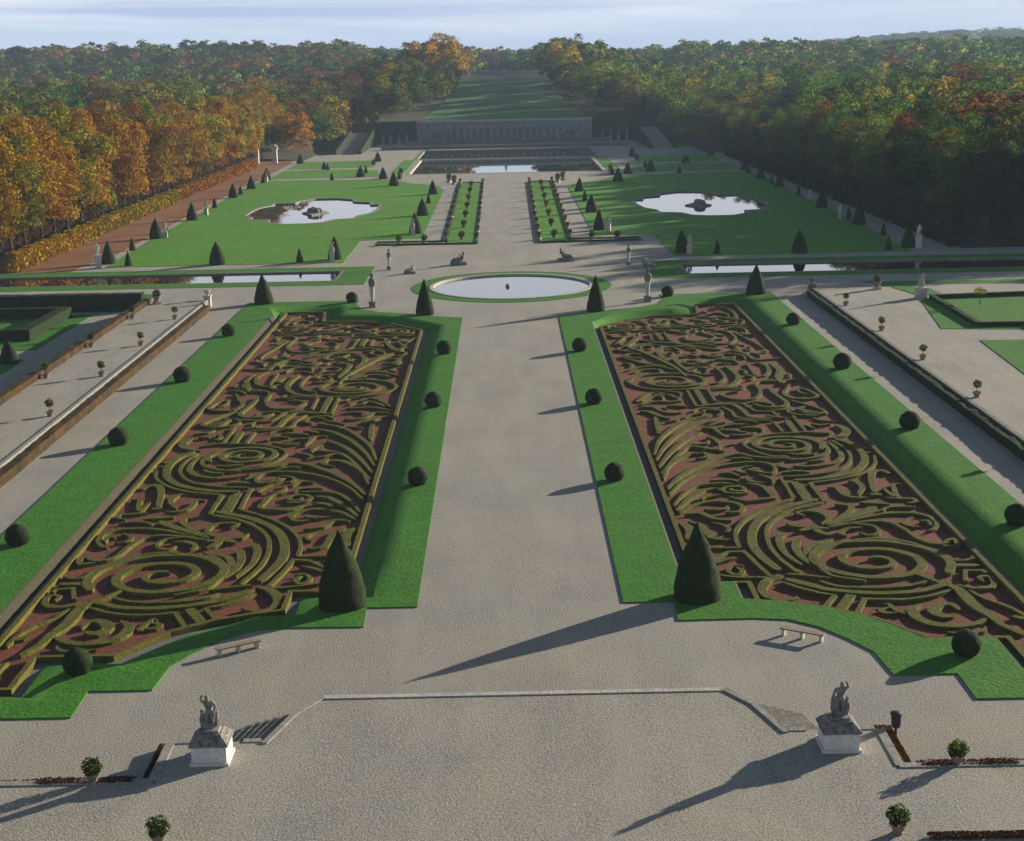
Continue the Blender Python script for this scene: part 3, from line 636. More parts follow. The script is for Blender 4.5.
((0.4,0.7,0.6,0.4),[(23.98,162.73),(23.12,162.82),(22.03,161.7),(22.57,159.83),(23.89,158.81),(25.52,159.84),(26.42,163.11),(26.47,166.6),(27.36,168.15),(29.26,167.95)],0),
((0.4,0.8,0.5),[(24.66,156.69),(25.61,155.17),(27.14,155.02),(28.14,156.64),(27.87,159.9),(27.53,163.0),(27.64,165.19)],0),
((0.4,0.8,0.5,0.4),[(30.28,167.18),(29.47,164.05),(28.66,161.64),(28.97,159.2),(30.18,158.48),(31.84,159.51),(31.7,161.95),(31.14,163.57),(30.58,163.94),(30.43,161.77),(31.11,160.79)],0),
((0.4,0.6,0.4),[(28.64,158.04),(29.93,155.89),(31.08,153.24),(30.98,151.6),(29.44,151.48),(28.68,154.31)],0),
((0.8,1.0,0.4),[(30.43,174.68),(29.52,170.6),(29.19,168.29)],0),
((0.3,0.8,1.0,0.3),[(19.51,171.48),(18.82,177.19),(17.45,182.57),(15.92,187.48),(14.56,190.09)],0),
((0.5,1.1,0.5),[(18.53,180.93),(17.87,184.08),(18.12,188.04),(19.53,189.1)],0),
((0.5,1.1,0.5),[(19.91,174.91),(19.35,180.84),(19.46,183.12),(21.25,184.08)],0),
((0.3,0.7,0.4),[(18.66,175.76),(16.74,178.14),(14.79,177.63),(13.01,175.66)],0),
((0.3,0.7,0.4),[(17.82,178.03),(15.79,179.73),(14.34,182.15),(13.24,184.21)],0),
((0.9,1.2,0.5),[(13.42,194.46),(14.25,191.8),(15.84,196.81),(15.76,199.51)],0),
((0.4,0.8,0.4),[(12.51,200.83),(13.53,197.98),(14.64,198.74),(13.01,192.8)],0),
((0.4,0.6,0.6),[(14.75,206.87),(14.63,206.7),(14.6,206.47),(14.69,206.23),(14.91,206.04),(15.21,205.96),(15.54,206.03),(15.83,206.27),(15.99,206.63),(15.97,207.06),(15.75,207.45),(15.35,207.72),(14.85,207.79),(14.34,207.62),(13.94,207.22),(13.75,206.65),(13.83,206.04),(14.2,205.5),(14.79,205.16),(15.49,205.12),(16.17,205.41),(16.67,205.99),(16.87,206.75),(16.7,207.56),(16.18,208.23),(15.39,208.61),(14.49,208.61),(13.65,208.19),(13.07,207.43),(12.88,206.46)],0),
((0.45,0.5,0.45),[(12.6,202.21),(14.8,202.87),(17.59,203.0),(20.34,202.66),(22.31,201.01)],0),
((0.45,0.45),[(17.95,200.16),(17.98,195.67)],1),
((1.0,1.0),[(18.94,200.96),(19.16,195.52)],1),
((0.45,0.45),[(19.97,201.3),(20.09,195.85)],1),
((0.5,0.9,0.7,0.5),[(15.88,192.03),(18.26,193.89),(20.26,193.22),(22.09,191.3),(23.9,189.42),(25.58,187.99)],0),
((0.4,0.5,0.4),[(19.94,195.87),(21.08,192.7),(23.54,192.4),(25.48,190.48)],0),
((0.4,0.6,0.5),[(23.65,199.46),(22.4,197.8),(22.49,194.69),(24.3,194.91),(25.99,196.47),(25.93,198.27),(24.96,200.22),(25.25,202.52)],0),
((0.5,0.8,0.4),[(19.77,209.53),(20.91,211.41),(21.39,209.83),(20.56,207.94),(18.82,206.19),(21.24,205.4),(23.96,204.58)],0),
((0.5,0.9,0.5),[(22.29,212.26),(23.05,207.62),(25.36,205.86),(27.58,206.06)],0),
((0.4,0.9,0.4),[(24.39,210.96),(25.81,210.78),(26.35,208.69)],0),
((0.4,0.8,0.5),[(30.04,221.33),(31.2,219.06),(31.15,212.96),(29.96,211.8),(28.33,213.32)],0),
((0.4,0.6,0.4),[(27.82,205.1),(29.75,206.09),(31.7,205.85)],0),
((0.4,0.6,0.4),[(26.19,201.69),(28.1,201.45),(28.6,196.19),(27.22,192.48),(24.95,192.21)],0),
((0.4,0.6,0.4),[(28.97,200.75),(29.81,196.04),(30.7,190.99),(30.82,188.33)],0),
((0.5,0.8,0.6),[(24.01,185.02),(26.84,187.24),(28.24,184.54),(28.76,181.04),(30.38,181.34),(31.9,181.6)],0),
((0.4,0.8,0.5),[(28.53,179.62),(29.44,176.71),(28.71,172.29),(27.28,170.7)],0),
((0.4,0.8,0.5),[(29.91,178.52),(30.32,173.89),(29.58,169.6),(27.98,168.92)],0),
((0.45,0.45),[(27.36,178.81),(27.25,171.57)],1),
((0.3,0.6,0.35),[(24.37,182.57),(24.79,182.44),(25.22,182.38),(25.66,182.42),(26.07,182.57),(26.4,182.86),(26.58,183.26),(26.55,183.69)],0),
((0.3,0.45,0.35),[(22.09,178.58),(21.37,178.8),(20.74,179.18),(20.28,179.78),(20.17,180.51),(20.5,181.18),(21.19,181.46),(21.86,181.12)],0),
((0.3,0.6,0.35),[(22.03,213.82),(22.48,213.83),(22.93,213.76),(23.34,213.58),(23.66,213.26),(23.82,212.83),(23.74,212.38),(23.42,212.06)],0),
((0.3,0.8,0.35),[(27.17,188.22),(27.49,188.59),(27.75,189.02),(27.9,189.49),(27.9,189.99),(27.7,190.45),(27.33,190.77),(26.84,190.85)],0),
((0.3,0.6,0.35),[(21.69,145.91),(22.09,146.07),(22.51,146.15),(22.93,146.12),(23.32,145.96),(23.62,145.65),(23.73,145.24),(23.59,144.83)],0),
((0.3,0.45,0.35),[(26.76,195.23),(26.38,195.16),(26.02,195.03),(25.69,194.84),(25.41,194.58),(25.23,194.24),(25.17,193.86),(25.28,193.49)],0),
((0.3,0.8,0.35),[(15.51,183.19),(14.74,183.48),(14.08,183.98),(13.68,184.71),(13.73,185.53),(14.29,186.14),(15.12,186.14),(15.59,185.46)],0),
((0.3,0.6,0.35),[(15.99,204.4),(15.41,204.11),(14.78,203.94),(14.12,203.94),(13.51,204.17),(13.06,204.64),(12.9,205.28),(13.15,205.88)],0),
((0.3,0.45,0.35),[(23.38,163.84),(23.8,163.95),(24.19,164.12),(24.54,164.38),(24.79,164.73),(24.89,165.14),(24.81,165.56),(24.52,165.89)],0),
((0.3,0.45,0.35),[(30.58,201.08),(30.73,201.86),(30.66,202.64),(30.3,203.34),(29.65,203.77),(28.86,203.73),(28.33,203.15),(28.44,202.37)],0),
((0.3,0.6,0.35),[(30.12,213.99),(30.19,214.82),(30.03,215.63),(29.54,216.3),(28.76,216.59),(27.98,216.3),(27.68,215.53),(28.16,214.86)],0),
((0.3,0.45,0.35),[(30.72,207.07),(31.16,207.58),(31.48,208.18),(31.6,208.85),(31.45,209.51),(30.99,210.01),(30.33,210.16),(29.73,209.85)],0),
((0.3,0.8,0.35),[(13.94,174.64),(14.26,175.33),(14.73,175.92),(15.39,176.31),(16.14,176.35),(16.8,175.97),(17.05,175.25),(16.69,174.58)],0),
((0.3,0.6,0.35),[(19.98,189.75),(20.23,189.31),(20.44,188.84),(20.58,188.35),(20.61,187.85),(20.53,187.35),(20.3,186.89),(19.93,186.54)],0),
((0.3,0.45,0.35),[(30.14,150.52),(29.49,150.68),(28.87,150.93),(28.3,151.3),(27.85,151.79),(27.57,152.4),(27.54,153.07),(27.79,153.7)],0),
((0.3,0.8,0.35),[(22.62,147.41),(22.18,147.49),(21.73,147.53),(21.27,147.51),(20.83,147.4),(20.43,147.2),(20.09,146.9),(19.86,146.51)],0),
((0.3,0.45,0.35),[(19.05,204.7),(19.43,204.82),(19.82,204.88),(20.22,204.86),(20.6,204.74),(20.92,204.5),(21.11,204.15),(21.13,203.75)],0),
((0.3,0.8,0.35),[(18.3,195.21),(17.93,195.13),(17.55,195.1),(17.17,195.16),(16.82,195.33),(16.56,195.61),(16.44,195.97),(16.51,196.35)],0),
((0.3,0.6,0.35),[(17.7,155.93),(17.3,156.29),(16.84,156.56),(16.31,156.67),(15.79,156.56),(15.39,156.19),(15.28,155.66),(15.56,155.2)],0),
((0.3,0.45,0.35),[(24.03,203.63),(24.17,203.25),(24.27,202.86),(24.33,202.47),(24.31,202.07),(24.22,201.68),(24.03,201.33),(23.74,201.04)],0),
((0.3,0.45,0.35),[(27.47,217.04),(27.37,217.6),(27.37,218.16),(27.48,218.7),(27.76,219.19),(28.19,219.55),(28.74,219.69),(29.28,219.54)],0),
((0.3,0.6,0.35),[(14.34,199.95),(14.69,200.18),(15.01,200.46),(15.25,200.81),(15.36,201.22),(15.31,201.64),(15.08,201.99),(14.69,202.16)],0),
((0.3,0.8,0.35),[(18.79,189.9),(19.36,190.27),(19.98,190.55),(20.64,190.7),(21.31,190.66),(21.94,190.41),(22.42,189.93),(22.63,189.29)],0),
((0.3,0.45,0.35),[(27.94,208.26),(28.34,208.05),(28.77,207.89),(29.22,207.82),(29.67,207.86),(30.09,208.03),(30.42,208.34),(30.59,208.77)],0),
((0.3,0.8,0.35),[(22.14,183.39),(22.12,183.79),(22.05,184.17),(21.89,184.53),(21.63,184.83),(21.28,185.01),(20.89,185.02),(20.54,184.84)],0),
((0.3,0.6,0.35),[(26.15,90.39),(26.56,90.23),(26.99,90.13),(27.44,90.11),(27.87,90.19),(28.26,90.39),(28.57,90.71),(28.72,91.13)],0),
((0.3,0.8,0.35),[(25.35,204.96),(25.35,204.56),(25.4,204.16),(25.54,203.79),(25.77,203.46),(26.1,203.23),(26.49,203.14),(26.87,203.23)],0),
((0.3,0.45,0.35),[(19.73,128.39),(19.58,127.95),(19.5,127.49),(19.52,127.03),(19.67,126.59),(19.96,126.22),(20.38,126.01),(20.84,126.02)],0),
((0.3,0.8,0.35),[(23.09,185.61),(23.12,185.02),(23.27,184.45),(23.59,183.95),(24.09,183.62),(24.68,183.58),(25.18,183.89),(25.36,184.46)],0),
((0.3,0.45,0.35),[(22.98,177.57),(23.19,177.98),(23.45,178.37),(23.76,178.71),(24.15,178.98),(24.59,179.13),(25.05,179.12),(25.48,178.95)],0),
((0.3,0.6,0.35),[(26.51,156.46),(26.3,156.87),(26.03,157.25),(25.68,157.54),(25.25,157.72),(24.79,157.72),(24.37,157.52),(24.11,157.14)],0),
((0.3,0.8,0.35),[(23.44,130.54),(23.26,130.83),(23.11,131.13),(23.02,131.46),(23.01,131.8),(23.09,132.14),(23.28,132.42),(23.56,132.61)],0),
((0.3,0.6,0.35),[(20.25,139.68),(19.76,139.51),(19.31,139.27),(18.92,138.93),(18.64,138.5),(18.53,138.0),(18.64,137.5),(18.97,137.11)],0),
((0.3,0.6,0.35),[(18.29,207.21),(18.39,207.65),(18.42,208.11),(18.35,208.56),(18.15,208.97),(17.83,209.29),(17.4,209.45),(16.95,209.38)],0),
((0.3,0.6,0.35),[(18.16,153.21),(18.21,153.76),(18.35,154.29),(18.63,154.77),(19.06,155.12),(19.59,155.27),(20.12,155.13),(20.49,154.73)],0),
((0.3,0.45,0.35),[(31.33,221.29),(31.04,221.71),(30.67,222.07),(30.21,222.3),(29.71,222.34),(29.23,222.14),(28.95,221.72),(28.98,221.21)],0),
((0.3,0.45,0.35),[(31.07,187.64),(31.11,187.17),(31.09,186.7),(31.0,186.24),(30.8,185.82),(30.49,185.46),(30.08,185.23),(29.62,185.17)],0),
((0.3,0.8,0.35),[(21.65,185.97),(22.15,186.39),(22.57,186.9),(22.82,187.5),(22.83,188.16),(22.55,188.75),(21.99,189.1),(21.34,189.04)],0),
((0.3,0.45,0.35),[(26.39,212.93),(26.98,212.88),(27.54,212.7),(28.01,212.36),(28.29,211.84),(28.28,211.26),(27.91,210.8),(27.33,210.71)],0),
((0.3,0.6,0.35),[(22.85,181.65),(22.57,181.27),(22.35,180.86),(22.22,180.4),(22.21,179.93),(22.35,179.48),(22.66,179.13),(23.09,178.94)],0),
((0.3,0.45,0.35),[(27.37,210.04),(27.78,210.09),(28.21,210.07),(28.61,209.95),(28.95,209.71),(29.17,209.35),(29.2,208.93),(28.99,208.56)],0),
((0.3,0.6,0.35),[(21.62,199.9),(22.13,200.1),(22.59,200.39),(22.94,200.81),(23.11,201.33),(23.01,201.86),(22.63,202.26),(22.09,202.33)],0),
((0.3,0.45,0.35),[(16.33,163.77),(16.72,163.65),(17.1,163.49),(17.44,163.25),(17.69,162.93),(17.84,162.55),(17.82,162.14),(17.61,161.78)],0),
((0.3,0.45,0.35),[(16.48,188.74),(16.8,189.02),(17.09,189.32),(17.31,189.68),(17.46,190.07),(17.48,190.49),(17.37,190.9),(17.11,191.23)],0),
((0.3,0.6,0.35),[(24.38,135.74),(24.69,135.55),(25.01,135.39),(25.34,135.26),(25.69,135.18),(26.04,135.16),(26.4,135.22),(26.73,135.35)],0),
((0.3,0.6,0.35),[(22.93,143.98),(22.64,143.67),(22.31,143.39),(21.94,143.17),(21.54,143.03),(21.11,143.0),(20.7,143.11),(20.34,143.35)],0),
((0.3,0.6,0.35),[(18.85,209.99),(19.23,210.31),(19.57,210.68),(19.81,211.12),(19.93,211.6),(19.86,212.1),(19.59,212.52),(19.16,212.77)],0),
((0.3,0.8,0.35),[(21.66,207.44),(21.77,207.06),(21.92,206.71),(22.14,206.38),(22.42,206.11),(22.77,205.94),(23.16,205.88),(23.53,205.98)],0),
((0.3,0.6,0.35),[(21.14,175.98),(20.82,175.34),(20.63,174.65),(20.61,173.94),(20.84,173.26),(21.32,172.73),(21.99,172.5),(22.68,172.69)],0),
((0.3,0.8,0.35),[(26.37,178.85),(26.39,179.7),(26.2,180.52),(25.73,181.23),(24.99,181.64),(24.14,181.58),(23.54,180.98),(23.57,180.13)],0),
((0.3,0.45,0.35),[(29.11,189.6),(29.27,189.16),(29.37,188.7),(29.36,188.23),(29.22,187.78),(28.94,187.41),(28.53,187.18),(28.06,187.17)],0),
((0.3,0.6,0.35),[(16.95,151.06),(17.12,151.4),(17.32,151.72),(17.55,152.02),(17.84,152.27),(18.16,152.46),(18.52,152.57),(18.9,152.58)],0),
((0.3,0.6,0.35),[(26.82,149.95),(26.48,150.07),(26.15,150.22),(25.84,150.41),(25.57,150.65),(25.36,150.94),(25.24,151.28),(25.22,151.64)],0),
((0.3,0.45,0.35),[(29.62,183.07),(29.74,183.46),(29.8,183.86),(29.8,184.27),(29.69,184.66),(29.47,185.0),(29.15,185.25),(28.75,185.34)],0),
((0.3,0.6,0.35),[(25.98,175.17),(26.18,174.82),(26.35,174.46),(26.46,174.07),(26.5,173.67),(26.44,173.28),(26.27,172.91),(25.98,172.63)],0),
((0.3,0.8,0.35),[(25.95,112.55),(25.48,112.51),(25.03,112.4),(24.61,112.2),(24.27,111.87),(24.07,111.45),(24.06,110.98),(24.29,110.57)],0),
((0.3,0.8,0.35),[(14.76,118.44),(15.1,118.32),(15.46,118.24),(15.82,118.23),(16.17,118.32),(16.47,118.52),(16.67,118.82),(16.72,119.18)],0),
((0.3,0.6,0.35),[(25.9,168.78),(26.26,169.14),(26.57,169.55),(26.79,170.01),(26.88,170.52),(26.78,171.02),(26.49,171.44),(26.03,171.68)],0),
((0.3,0.45,0.35),[(20.2,151.66),(20.64,152.21),(20.92,152.85),(20.94,153.55),(20.59,154.16),(19.95,154.44),(19.3,154.18),(19.1,153.51)],0),
((0.3,0.45,0.35),[(23.85,148.08),(23.66,148.43),(23.43,148.77),(23.15,149.06),(22.81,149.28),(22.42,149.41),(22.01,149.4),(21.64,149.25)],0),
((0.3,0.6,0.35),[(30.41,115.0),(30.01,114.73),(29.66,114.38),(29.42,113.96),(29.34,113.48),(29.47,113.01),(29.82,112.67),(30.3,112.58)],0),
((0.3,0.45,0.35),[(20.7,128.59),(20.98,128.24),(21.23,127.88),(21.43,127.48),(21.56,127.06),(21.61,126.62),(21.55,126.18),(21.36,125.78)],0),
((0.3,0.8,0.35),[(26.0,154.05),(26.37,153.91),(26.75,153.82),(27.15,153.8),(27.53,153.88),(27.88,154.07),(28.13,154.38),(28.23,154.76)],0),
((0.3,0.8,0.35),[(16.29,126.86),(16.67,127.06),(17.07,127.21),(17.49,127.27),(17.92,127.2),(18.29,126.99),(18.54,126.64),(18.59,126.22)],0),
((0.3,0.45,0.35),[(14.9,114.72),(15.24,114.44),(15.55,114.11),(15.79,113.74),(15.93,113.31),(15.94,112.87),(15.79,112.45),(15.48,112.12)],0),
((0.3,0.45,0.35),[(31.29,117.79),(30.83,117.96),(30.35,118.08),(29.86,118.1),(29.38,118.0),(28.95,117.75),(28.64,117.36),(28.53,116.89)],0),
((0.3,0.45,0.35),[(19.12,202.02),(18.59,202.02),(18.07,201.95),(17.56,201.8),(17.1,201.54),(16.73,201.15),(16.52,200.67),(16.5,200.14)],0),
((0.3,0.8,0.35),[(18.92,147.42),(19.08,147.69),(19.27,147.94),(19.49,148.17),(19.74,148.36),(20.03,148.49),(20.34,148.54),(20.65,148.5)],0),
((0.3,0.6,0.35),[(30.99,172.62),(31.06,172.25),(31.11,171.87),(31.1,171.49),(31.04,171.11),(30.91,170.76),(30.7,170.44),(30.41,170.19)],0),
((0.3,0.8,0.35),[(22.79,129.18),(23.11,129.38),(23.46,129.54),(23.83,129.64),(24.21,129.64),(24.57,129.53),(24.87,129.29),(25.05,128.95)],0),
((0.3,0.8,0.35),[(26.73,200.33),(26.62,199.97),(26.56,199.6),(26.55,199.22),(26.62,198.85),(26.77,198.51),(27.02,198.22),(27.35,198.04)],0),
((0.3,0.8,0.35),[(30.05,200.43),(29.97,200.02),(29.94,199.6),(29.98,199.18),(30.11,198.79),(30.35,198.44),(30.68,198.19),(31.09,198.08)],0),
((0.3,0.45,0.35),[(18.94,184.63),(19.18,184.92),(19.38,185.24),(19.52,185.59),(19.57,185.96),(19.5,186.34),(19.31,186.66),(19.01,186.88)],0),
((0.3,0.45,0.35),[(28.57,192.92),(28.41,192.58),(28.3,192.22),(28.24,191.84),(28.26,191.47),(28.38,191.11),(28.6,190.8),(28.91,190.59)],0),
((0.3,0.45,0.35),[(20.65,131.6),(20.16,131.46),(19.71,131.22),(19.34,130.87),(19.12,130.42),(19.11,129.91),(19.37,129.47),(19.83,129.26)],0),
((0.3,0.6,0.35),[(31.22,203.63),(31.03,204.03),(30.78,204.39),(30.45,204.69),(30.04,204.87),(29.6,204.89),(29.19,204.71),(28.93,204.36)],0),
((0.3,0.8,0.35),[(21.95,174.42),(22.28,174.97),(22.47,175.58),(22.44,176.22),(22.13,176.78),(21.56,177.08),(20.93,176.95),(20.59,176.41)],0),
((0.3,0.8,0.35),[(13.58,178.16),(13.8,178.52),(13.95,178.91),(14.02,179.33),(13.95,179.75),(13.74,180.11),(13.4,180.35),(12.98,180.39)],0),
((0.3,0.8,0.35),[(23.05,193.76),(23.38,193.53),(23.72,193.32),(24.08,193.16),(24.47,193.07),(24.87,193.06),(25.26,193.16),(25.6,193.37)],0),
((0.3,0.6,0.35),[(16.26,139.71),(16.65,139.72),(17.04,139.8),(17.41,139.94),(17.73,140.18),(17.95,140.51),(18.03,140.9),(17.93,141.29)],0),
((0.3,0.8,0.35),[(24.73,207.73),(25.06,207.44),(25.42,207.2),(25.83,207.04),(26.26,207.01),(26.68,207.12),(27.01,207.4),(27.18,207.81)],0),
((0.3,0.45,0.35),[(27.54,181.62),(27.68,182.32),(27.72,183.04),(27.6,183.74),(27.28,184.38),(26.76,184.87),(26.07,185.08),(25.37,184.94)],0),
((0.3,0.6,0.35),[(14.74,187.62),(14.11,187.95),(13.56,188.41),(13.18,189.01),(13.06,189.71),(13.29,190.38),(13.86,190.81),(14.57,190.76)],0),
((0.3,0.6,0.35),[(20.98,133.63),(20.78,133.88),(20.55,134.1),(20.28,134.28),(19.98,134.38),(19.66,134.39),(19.36,134.28),(19.14,134.05)],0),
((0.3,0.8,0.35),[(28.88,147.77),(28.67,147.45),(28.5,147.11),(28.37,146.75),(28.32,146.37),(28.36,145.99),(28.5,145.64),(28.76,145.36)],0),
((0.3,0.6,0.35),[(24.91,212.42),(25.16,212.74),(25.43,213.04),(25.74,213.31),(26.08,213.52),(26.46,213.66),(26.86,213.72),(27.26,213.66)],0),
((0.3,0.45,0.35),[(15.6,159.74),(15.72,160.11),(15.8,160.5),(15.79,160.89),(15.67,161.27),(15.44,161.58),(15.09,161.78),(14.7,161.79)],0),
((0.3,0.6,0.35),[(19.83,168.42),(19.32,168.01),(18.76,167.68),(18.15,167.45),(17.5,167.38),(16.87,167.5),(16.31,167.84),(15.94,168.38)],0),
((0.3,0.8,0.35),[(18.6,191.49),(18.13,191.66),(17.63,191.76),(17.13,191.77),(16.65,191.64),(16.23,191.36),(15.95,190.94),(15.88,190.44)],0),
((0.3,0.8,0.35),[(16.64,122.45),(16.31,122.4),(15.99,122.32),(15.68,122.2),(15.4,122.02),(15.16,121.78),(15.01,121.49),(14.95,121.16)],0),
((0.3,0.45,0.35),[(13.89,109.21),(13.62,108.91),(13.4,108.57),(13.26,108.19),(13.23,107.79),(13.35,107.41),(13.63,107.11),(14.01,106.98)],0),
((0.3,0.6,0.35),[(29.25,166.9),(29.38,167.37),(29.57,167.82),(29.83,168.22),(30.18,168.56),(30.61,168.78),(31.09,168.84),(31.56,168.7)],0),
((0.3,0.8,0.35),[(16.89,137.04),(17.08,136.63),(17.22,136.19),(17.25,135.74),(17.16,135.29),(16.91,134.91),(16.53,134.65),(16.08,134.61)],0),
((0.3,0.8,0.35),[(14.89,149.26),(15.18,149.41),(15.45,149.57),(15.7,149.77),(15.92,150.0),(16.1,150.26),(16.22,150.55),(16.26,150.87)],0),
((0.3,0.45,0.35),[(30.93,88.52),(31.04,88.17),(31.13,87.8),(31.17,87.44),(31.15,87.07),(31.06,86.71),(30.89,86.38),(30.64,86.1)],0),
((0.3,0.8,0.35),[(17.7,206.24),(17.96,205.97),(18.18,205.67),(18.33,205.33),(18.38,204.96),(18.3,204.6),(18.09,204.3),(17.76,204.12)],0),
((0.3,0.6,0.35),[(25.64,132.69),(26.0,132.77),(26.36,132.87),(26.7,133.02),(27.01,133.22),(27.28,133.49),(27.47,133.81),(27.56,134.17)],0),
((0.3,0.45,0.35),[(15.73,209.64),(15.93,210.02),(16.18,210.37),(16.49,210.66),(16.88,210.85),(17.3,210.9),(17.71,210.77),(18.02,210.47)],0)]
def catmull(pts, step=.45):
    P = [Vector(p) for p in pts]; P = [P[0]*2-P[1]] + P + [P[-1]*2-P[-2]]; out = []; par = []
    for i in range(1, len(P)-2):
        L = (P[i+1]-P[i]).length; k = max(2, min(14, int(L/step)))
        for q in range(k):
            t = q/k; a, b, c, d = P[i-1], P[i], P[i+1], P[i+2]
            out.append(.5*((2*b)+(c-a)*t+(2*a-5*b+4*c-d)*t*t+(3*b-a-3*c+d)*t**3)); par.append((i-1+t)/(len(pts)-1))
    out.append(P[-2]); par.append(1.0); return out, par
def lin(vals, t):
    n = len(vals)-1; i = min(n-1, int(t*n)); f = t*n-i; return vals[i]*(1-f)+vals[i+1]*f
def hedge_stroke(pts, widths, z0, z1, straight, seed, closed=False):
    """one clipped hedge with rounded ends following a line; crisp but slightly wavering"""
    if straight:
        P = []; par = []
        n = len(pts)-1
        for i in range(n):
            a = Vector(pts[i]); b = Vector(pts[i+1]); k = max(1, int((b-a).length/.7))
            for q in range(k): P.append(a.lerp(b, q/k)); par.append((i+q/k)/n)
        P.append(Vector(pts[-1])); par.append(1.0)
    else: P, par = catmull(pts)
    if closed: P = P[:-1]; par = par[:-1]
    n = len(P); mb = MB(); prof = []
    for i, p in enumerate(P):
        a = P[i-1] if (i > 0 or closed) else P[i]; b = P[(i+1) % n] if (i < n-1 or closed) else P[i]
        d1 = (p-a); d2 = (b-p); d = (d1.normalized()+d2.normalized()) if d1.length > 0 and d2.length > 0 else (b-a)
        d = d.normalized() if d.length > 0 else Vector((1, 0)); nr = Vector((-d.y, d.x))
        w = lin(widths, par[i])/2
        if not closed:
            e = min((p-P[0]).length, (P[-1]-p).length)
            if not straight: w *= min(1, .45+e/.9)
        sc = 1
        if straight and d1.length > 0 and d2.length > 0: sc = 1/max(.5, d.dot(d1.normalized()))
        j = 1+.10*noise.noise(Vector((p.x*1.7, p.y*1.7, seed*.37)))
        prof.append((p, nr, w*sc*j))
    V = []
    for p, nr, w in prof:
        h = z1 + .045*noise.noise(Vector((p.x*.9, p.y*.9, seed)))
        for s, z in ((-1.03, z0), (-1.0, h-.025), (-.92, h), (.92, h), (1.0, h-.025), (1.03, z0)):
            q = p+nr*(w*s); V.append((q.x, q.y, z))
    F = []
    m = n if closed else n-1
    for i in range(m):
        a = 6*i; b = 6*((i+1) % n)
        for k in range(5): F.append((a+k, a+k+1, b+k+1, b+k))
    if not closed: F.append((5, 4, 3, 2, 1, 0)); F.append(tuple(6*(n-1)+k for k in range(6)))
    return mb.add(V, F)
for sx in (-1, 1):
    t = empty('embroidered_parterre', (sx*22, 150, -.6))
    tag(t, 'long %s parterre of curling box hedges on crushed red brick' % SIDE[sx], 'parterre')
    def part(mb, name, m):
        o = mb.build(name, M[m], t); o.location = (-sx*22, -150, .6); return o
    bed = mirror(BED, sx)
    part(MB().prism(offset(bed, -.1), None, -.70), 'brick_bed', 'brick_bed')
    part(hedge_stroke(bed + [bed[0]], (.38, .38), -.8, -.37, True, 3, closed=True), 'border_hedge', 'edge_hedge')
    for i, (w, pts, st) in enumerate(STROKES):
        pts = mirror(pts, sx); h = -.43-.0017*(i % 37)
        L = sum((Vector(pts[k+1])-Vector(pts[k])).length for k in range(len(pts)-1))
        nm = 'straight_hedge' if st else ('leaf_hedge' if max(w) >= .9 and L < 14 else ('spiral_hedge' if len(pts) > 20 else ('curl_hedge' if i >= 144 else 'scroll_hedge')))
        part(hedge_stroke(pts, [.10+q*.53 for q in w], -.8, h, bool(st), i), nm, 'box_hedge')

# ------------------------------------------------------------------ clipped yews
def topiary_mesh(name, prof, n=22, amp=.05, seed=0, fr=2.2):
    amp *= 1.5
    mb = MB().lathe(prof, n=n); vs = []
    for v in mb.v:
        p = Vector(v)
        if p.z > .02:
            p = p + noise.noise_vector(p*fr+Vector((seed*7.1, 0, 0)))*amp + noise.noise_vector(p*fr*3+Vector((seed*3.1, 5, 0)))*amp*.5
        vs.append(p)
    mb.v = [tuple(v) for v in vs]
    me = bpy.data.meshes.new(name); me.from_pydata(mb.v, [], mb.f); me.materials.append(M['yew'])
    me.polygons.foreach_set('use_smooth', [True]*len(me.polygons)); return me
def cone_prof(pw, k=22):      # unit height/width bullet profile
    out = [(.46, 0)]
    for i in range(1, k+1):
        z = i/k; r = .5*(1-z**pw)**.92 if z < 1 else .0
        out.append((max(.012, r*(1-.04*(1-z)*(z < .12))), z))
    return out
CONES = [topiary_mesh('yew_cone', [(r*3.0, z*4.4) for r, z in cone_prof(p)], 26, .055, i) for i, p in enumerate((1.45, 1.65, 1.3))]
SMALLC = [topiary_mesh('yew_cone', [(r*1.35, z*2.6) for r, z in cone_prof(p)], 16, .045, i+5) for i, p in enumerate((1.5, 1.35))]
BALLS = []
for i in range(3):
    pr = [(.55, 0)] + [(1.0*math.cos(a)*(1 if a > 0 else 1), .78+.98*math.sin(a)) for a in [R(d) for d in range(-50, 90, 11)]] + [(.02, 1.76)]
    BALLS.append(topiary_mesh('yew_ball', pr, 24, .05, i+9))
def place(name, me, x, y, z=0, s=(1, 1, 1), rz=None):
    o = bpy.data.objects.new(name, me); col.objects.link(o); o.location = (x, y, z); o.scale = s
    o.rotation_euler = (0, 0, random.uniform(0, 6.28) if rz is None else rz)
    if name.startswith('yew'): o.rotation_euler = (random.uniform(-.025, .025), random.uniform(-.025, .025), o.rotation_euler[2])
    return o
def cone(x, y, h, w, label, group, z=0, small=False, k=None):
    k = random.randrange(3) if k is None else k
    me = SMALLC[k % 2] if small else CONES[k % 3]
    b = (1.35, 2.6) if small else (3.0, 4.4)
    o = place('yew_cone', me, x, y, z, (w/b[0], w/b[0], h/b[1])); tag(o, label, 'topiary', group); return o
G1 = 'tall clipped yews at the corners of the parterres'
